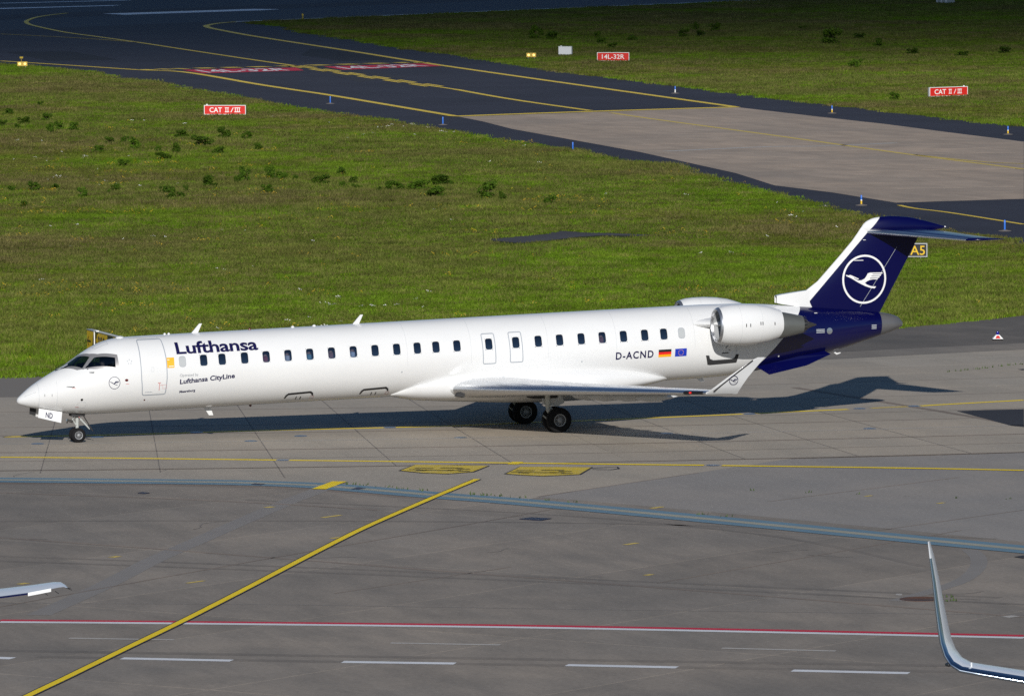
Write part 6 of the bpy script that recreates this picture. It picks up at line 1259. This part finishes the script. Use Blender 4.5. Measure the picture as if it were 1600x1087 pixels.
M['far_white'] = paint('parked_white', (0.72, 0.75, 0.79), 0.28, 0.08); M['steel'] = paint('parked_leading_edge', (0.42, 0.50, 0.60), 0.18, 0.15, 1.0)
cdir = aw_ * cos(radians(13)) + rw_ * sin(radians(13)); nin = rw_ * cos(radians(13)) - aw_ * sin(radians(13))
LE = [((-10.172, -120.118, 7.77), .22, 88), ((-10.145, -120.150, 7.45), .50, 88), ((-10.098, -120.198, 6.981), .72, 87), ((-10.053, -120.252, 6.426), .95, 86), ((-10.016, -120.290, 6.056), 1.10, 82), ((-9.987, -120.317, 5.809), 1.20, 74), ((-9.922, -120.354, 5.575), 1.28, 58), ((-9.821, -120.398, 5.401), 1.36, 36), ((-9.647, -120.460, 5.283), 1.45, 16), ((-9.294, -120.574, 5.213), 1.52, 7), ((-8.472, -120.838, 5.06), 1.66, 5), ((-5.5, -122.0, 4.72), 2.1, 5), ((-1.0, -123.9, 4.25), 2.8, 5)]
R_ = root('parked_aircraft_wing', (-5.0, -121.5, 0), 'white wing with tall upturned tip of a parked aircraft, lower right', 'aircraft wing', 'wing tips of parked aircraft')
sec = lambda u1=1.0, g=0.0, n_=14: [[tuple(q) for q in foil(Vector(p), cdir, ZZ * cos(radians(f)) + nin * sin(radians(f)), c, .10, n_, u1, g)] for p, c, f in LE]
MB().loft(sec()).build('wing', M['far_white'], R_)
MB().loft(sec(.12, .005, 8)[1:], False, False, False).build('leading_edge', M['steel'], R_)
for p, d in (((-9.35, -120.30, 5.33), .09),): MB().tube([p, (p[0], p[1], p[2] + d)], [.022, .018], 10).build('vortex_stub', M['far_white'], R_)
MB().lathe([(-.03, .001), (-.01, .03), (.12, .035), (.2, .01), (.21, .001)], (-9.86, -120.42, 5.40), 'y', 10).build('position_light', M['ink_black'], R_)
for k in range(3):
    q = Vector((-8.1 + k * .5, -120.2 - k * .16, 5.19 - k * .05)); MB().box(q[:], (.012, .45, .02), -.3).build('panel_gap', M['flag_blue'], R_, False)
# left: tip seen from behind, trailing edge towards the camera
L_ = root('parked_aircraft_wing', (-27.0, -104.5, 0), 'slim pale blue and white wing tip of a parked aircraft, lower left edge', 'aircraft wing', 'wing tips of parked aircraft')
TE = [((-23.72, -105.56, 5.955), .10, .02), ((-23.80, -105.56, 5.985), .42, .05), ((-23.90, -105.54, 5.975), .85, .08), ((-24.05, -105.50, 5.945), 1.10, .09), ((-24.507, -105.356, 5.855), 1.25, .10), ((-25.066, -105.19, 5.775), 1.38, .10), ((-27.0, -104.6, 5.50), 1.8, .10), ((-31.0, -103.2, 5.0), 2.6, .11)]
MB().loft([[tuple(q) for q in foil(Vector(p) + aw_ * c, -aw_, ZZ, c, t)] for p, c, t in TE]).build('wing', M['far_white'], L_)
a, b_ = Vector(TE[4][0]), Vector(TE[7][0])
MB().loft([[tuple(q + aw_ * .01 + ZZ * .012), tuple(q - aw_ * .05 + ZZ * .0), tuple(q - aw_ * .05 - ZZ * .022), tuple(q + aw_ * .05 - ZZ * .03)] for q in (a + (b_ - a) * .0, a + (b_ - a) * .25, b_)]).build('under_edge_shade', M['navy_gloss'], L_, False)  # navy strip stands in for the shade under the trailing edge
a, b_ = Vector(TE[3][0]), Vector(TE[4][0])
MB().loft([[tuple(q + aw_ * .05 + ZZ * .025), tuple(q - aw_ * .05 + ZZ * .02), tuple(q - aw_ * .06 - ZZ * .05), tuple(q + aw_ * .05 - ZZ * .05)] for q in (a, b_)]).build('tip_fairing', M['white_gloss'], L_, False)
for p, d in (((-23.72, -105.58, 5.95), (.08, -.06, -.03)), ((-23.76, -105.58, 5.96), (.10, -.02, .0)), ((-23.98, -105.56, 5.90), (.05, -.10, -.04)), ((-24.20, -105.50, 5.87), (.05, -.10, -.04))):
    MB().tube([p, tuple(Vector(p) + Vector(d))], .007, 5).build('static_wick', M['ink_black'], L_)

# ------------------------------------------------------------------ the cloud whose shadow lies on the runway and far meadow
m, nt, b = newmat('cloud_vapour'); nt.nodes.remove(b); pv = N(nt, 'ShaderNodeVolumePrincipled'); pv.inputs['Color'].default_value = (1, 1, 1, 1); pv.inputs['Density'].default_value = 0.0135
nt.links.new(pv.outputs[0], nt.nodes['Material Output'].inputs['Volume'])
S_ = -LD; HC = 900.0; dist = 1100.0
G0 = Vector((CAM.x + sin(yaw) * dist, CAM.y + cos(yaw) * dist, 0)); CC = G0 + S_ * (HC / S_.z); RC, T0 = 420.0, 150.0
vv = []; ff = []; NR, NS = 14, 48
for i in range(1, NR + 1):
    r_ = i / NR
    for k in range(NS):
        a = 2 * pi * k / NS; w = 1 + .07 * sin(3 * a + 1) + .05 * sin(5 * a + 2.2); vv.append((CC.x + RC * r_ * w * cos(a), CC.y + RC * r_ * w * sin(a), CC.z + T0 * (1 - r_ * r_) ** 1.2 * (1 + .12 * sin(7 * a + 9 * r_))))
top0 = len(vv); vv.append((CC.x, CC.y, CC.z + T0)); bot0 = len(vv)
for i in range(1, NR):
    for k in range(NS): x, y, z = vv[(i - 1) * NS + k]; vv.append((x, y, CC.z - (z - CC.z) * .25))
vv.append((CC.x, CC.y, CC.z - T0 * .25)); botc = len(vv) - 1
for i in range(NR - 1):
    for k in range(NS):
        k2 = (k + 1) % NS; ff.append((i * NS + k, i * NS + k2, (i + 1) * NS + k2, (i + 1) * NS + k))
        if i < NR - 2: ff.append((bot0 + i * NS + k, bot0 + (i + 1) * NS + k, bot0 + (i + 1) * NS + k2, bot0 + i * NS + k2))
        else: ff.append((bot0 + i * NS + k, (NR - 1) * NS + k, (NR - 1) * NS + k2, bot0 + i * NS + k2))
for k in range(NS): k2 = (k + 1) % NS; ff.append((top0, k2, k)); ff.append((botc, bot0 + k, bot0 + k2))
o = obj('cloud', vv, ff, m, kind='stuff')
bm = bmesh.new(); bm.from_mesh(o.data); bmesh.ops.recalc_face_normals(bm, faces=bm.faces); bm.to_mesh(o.data); bm.free()
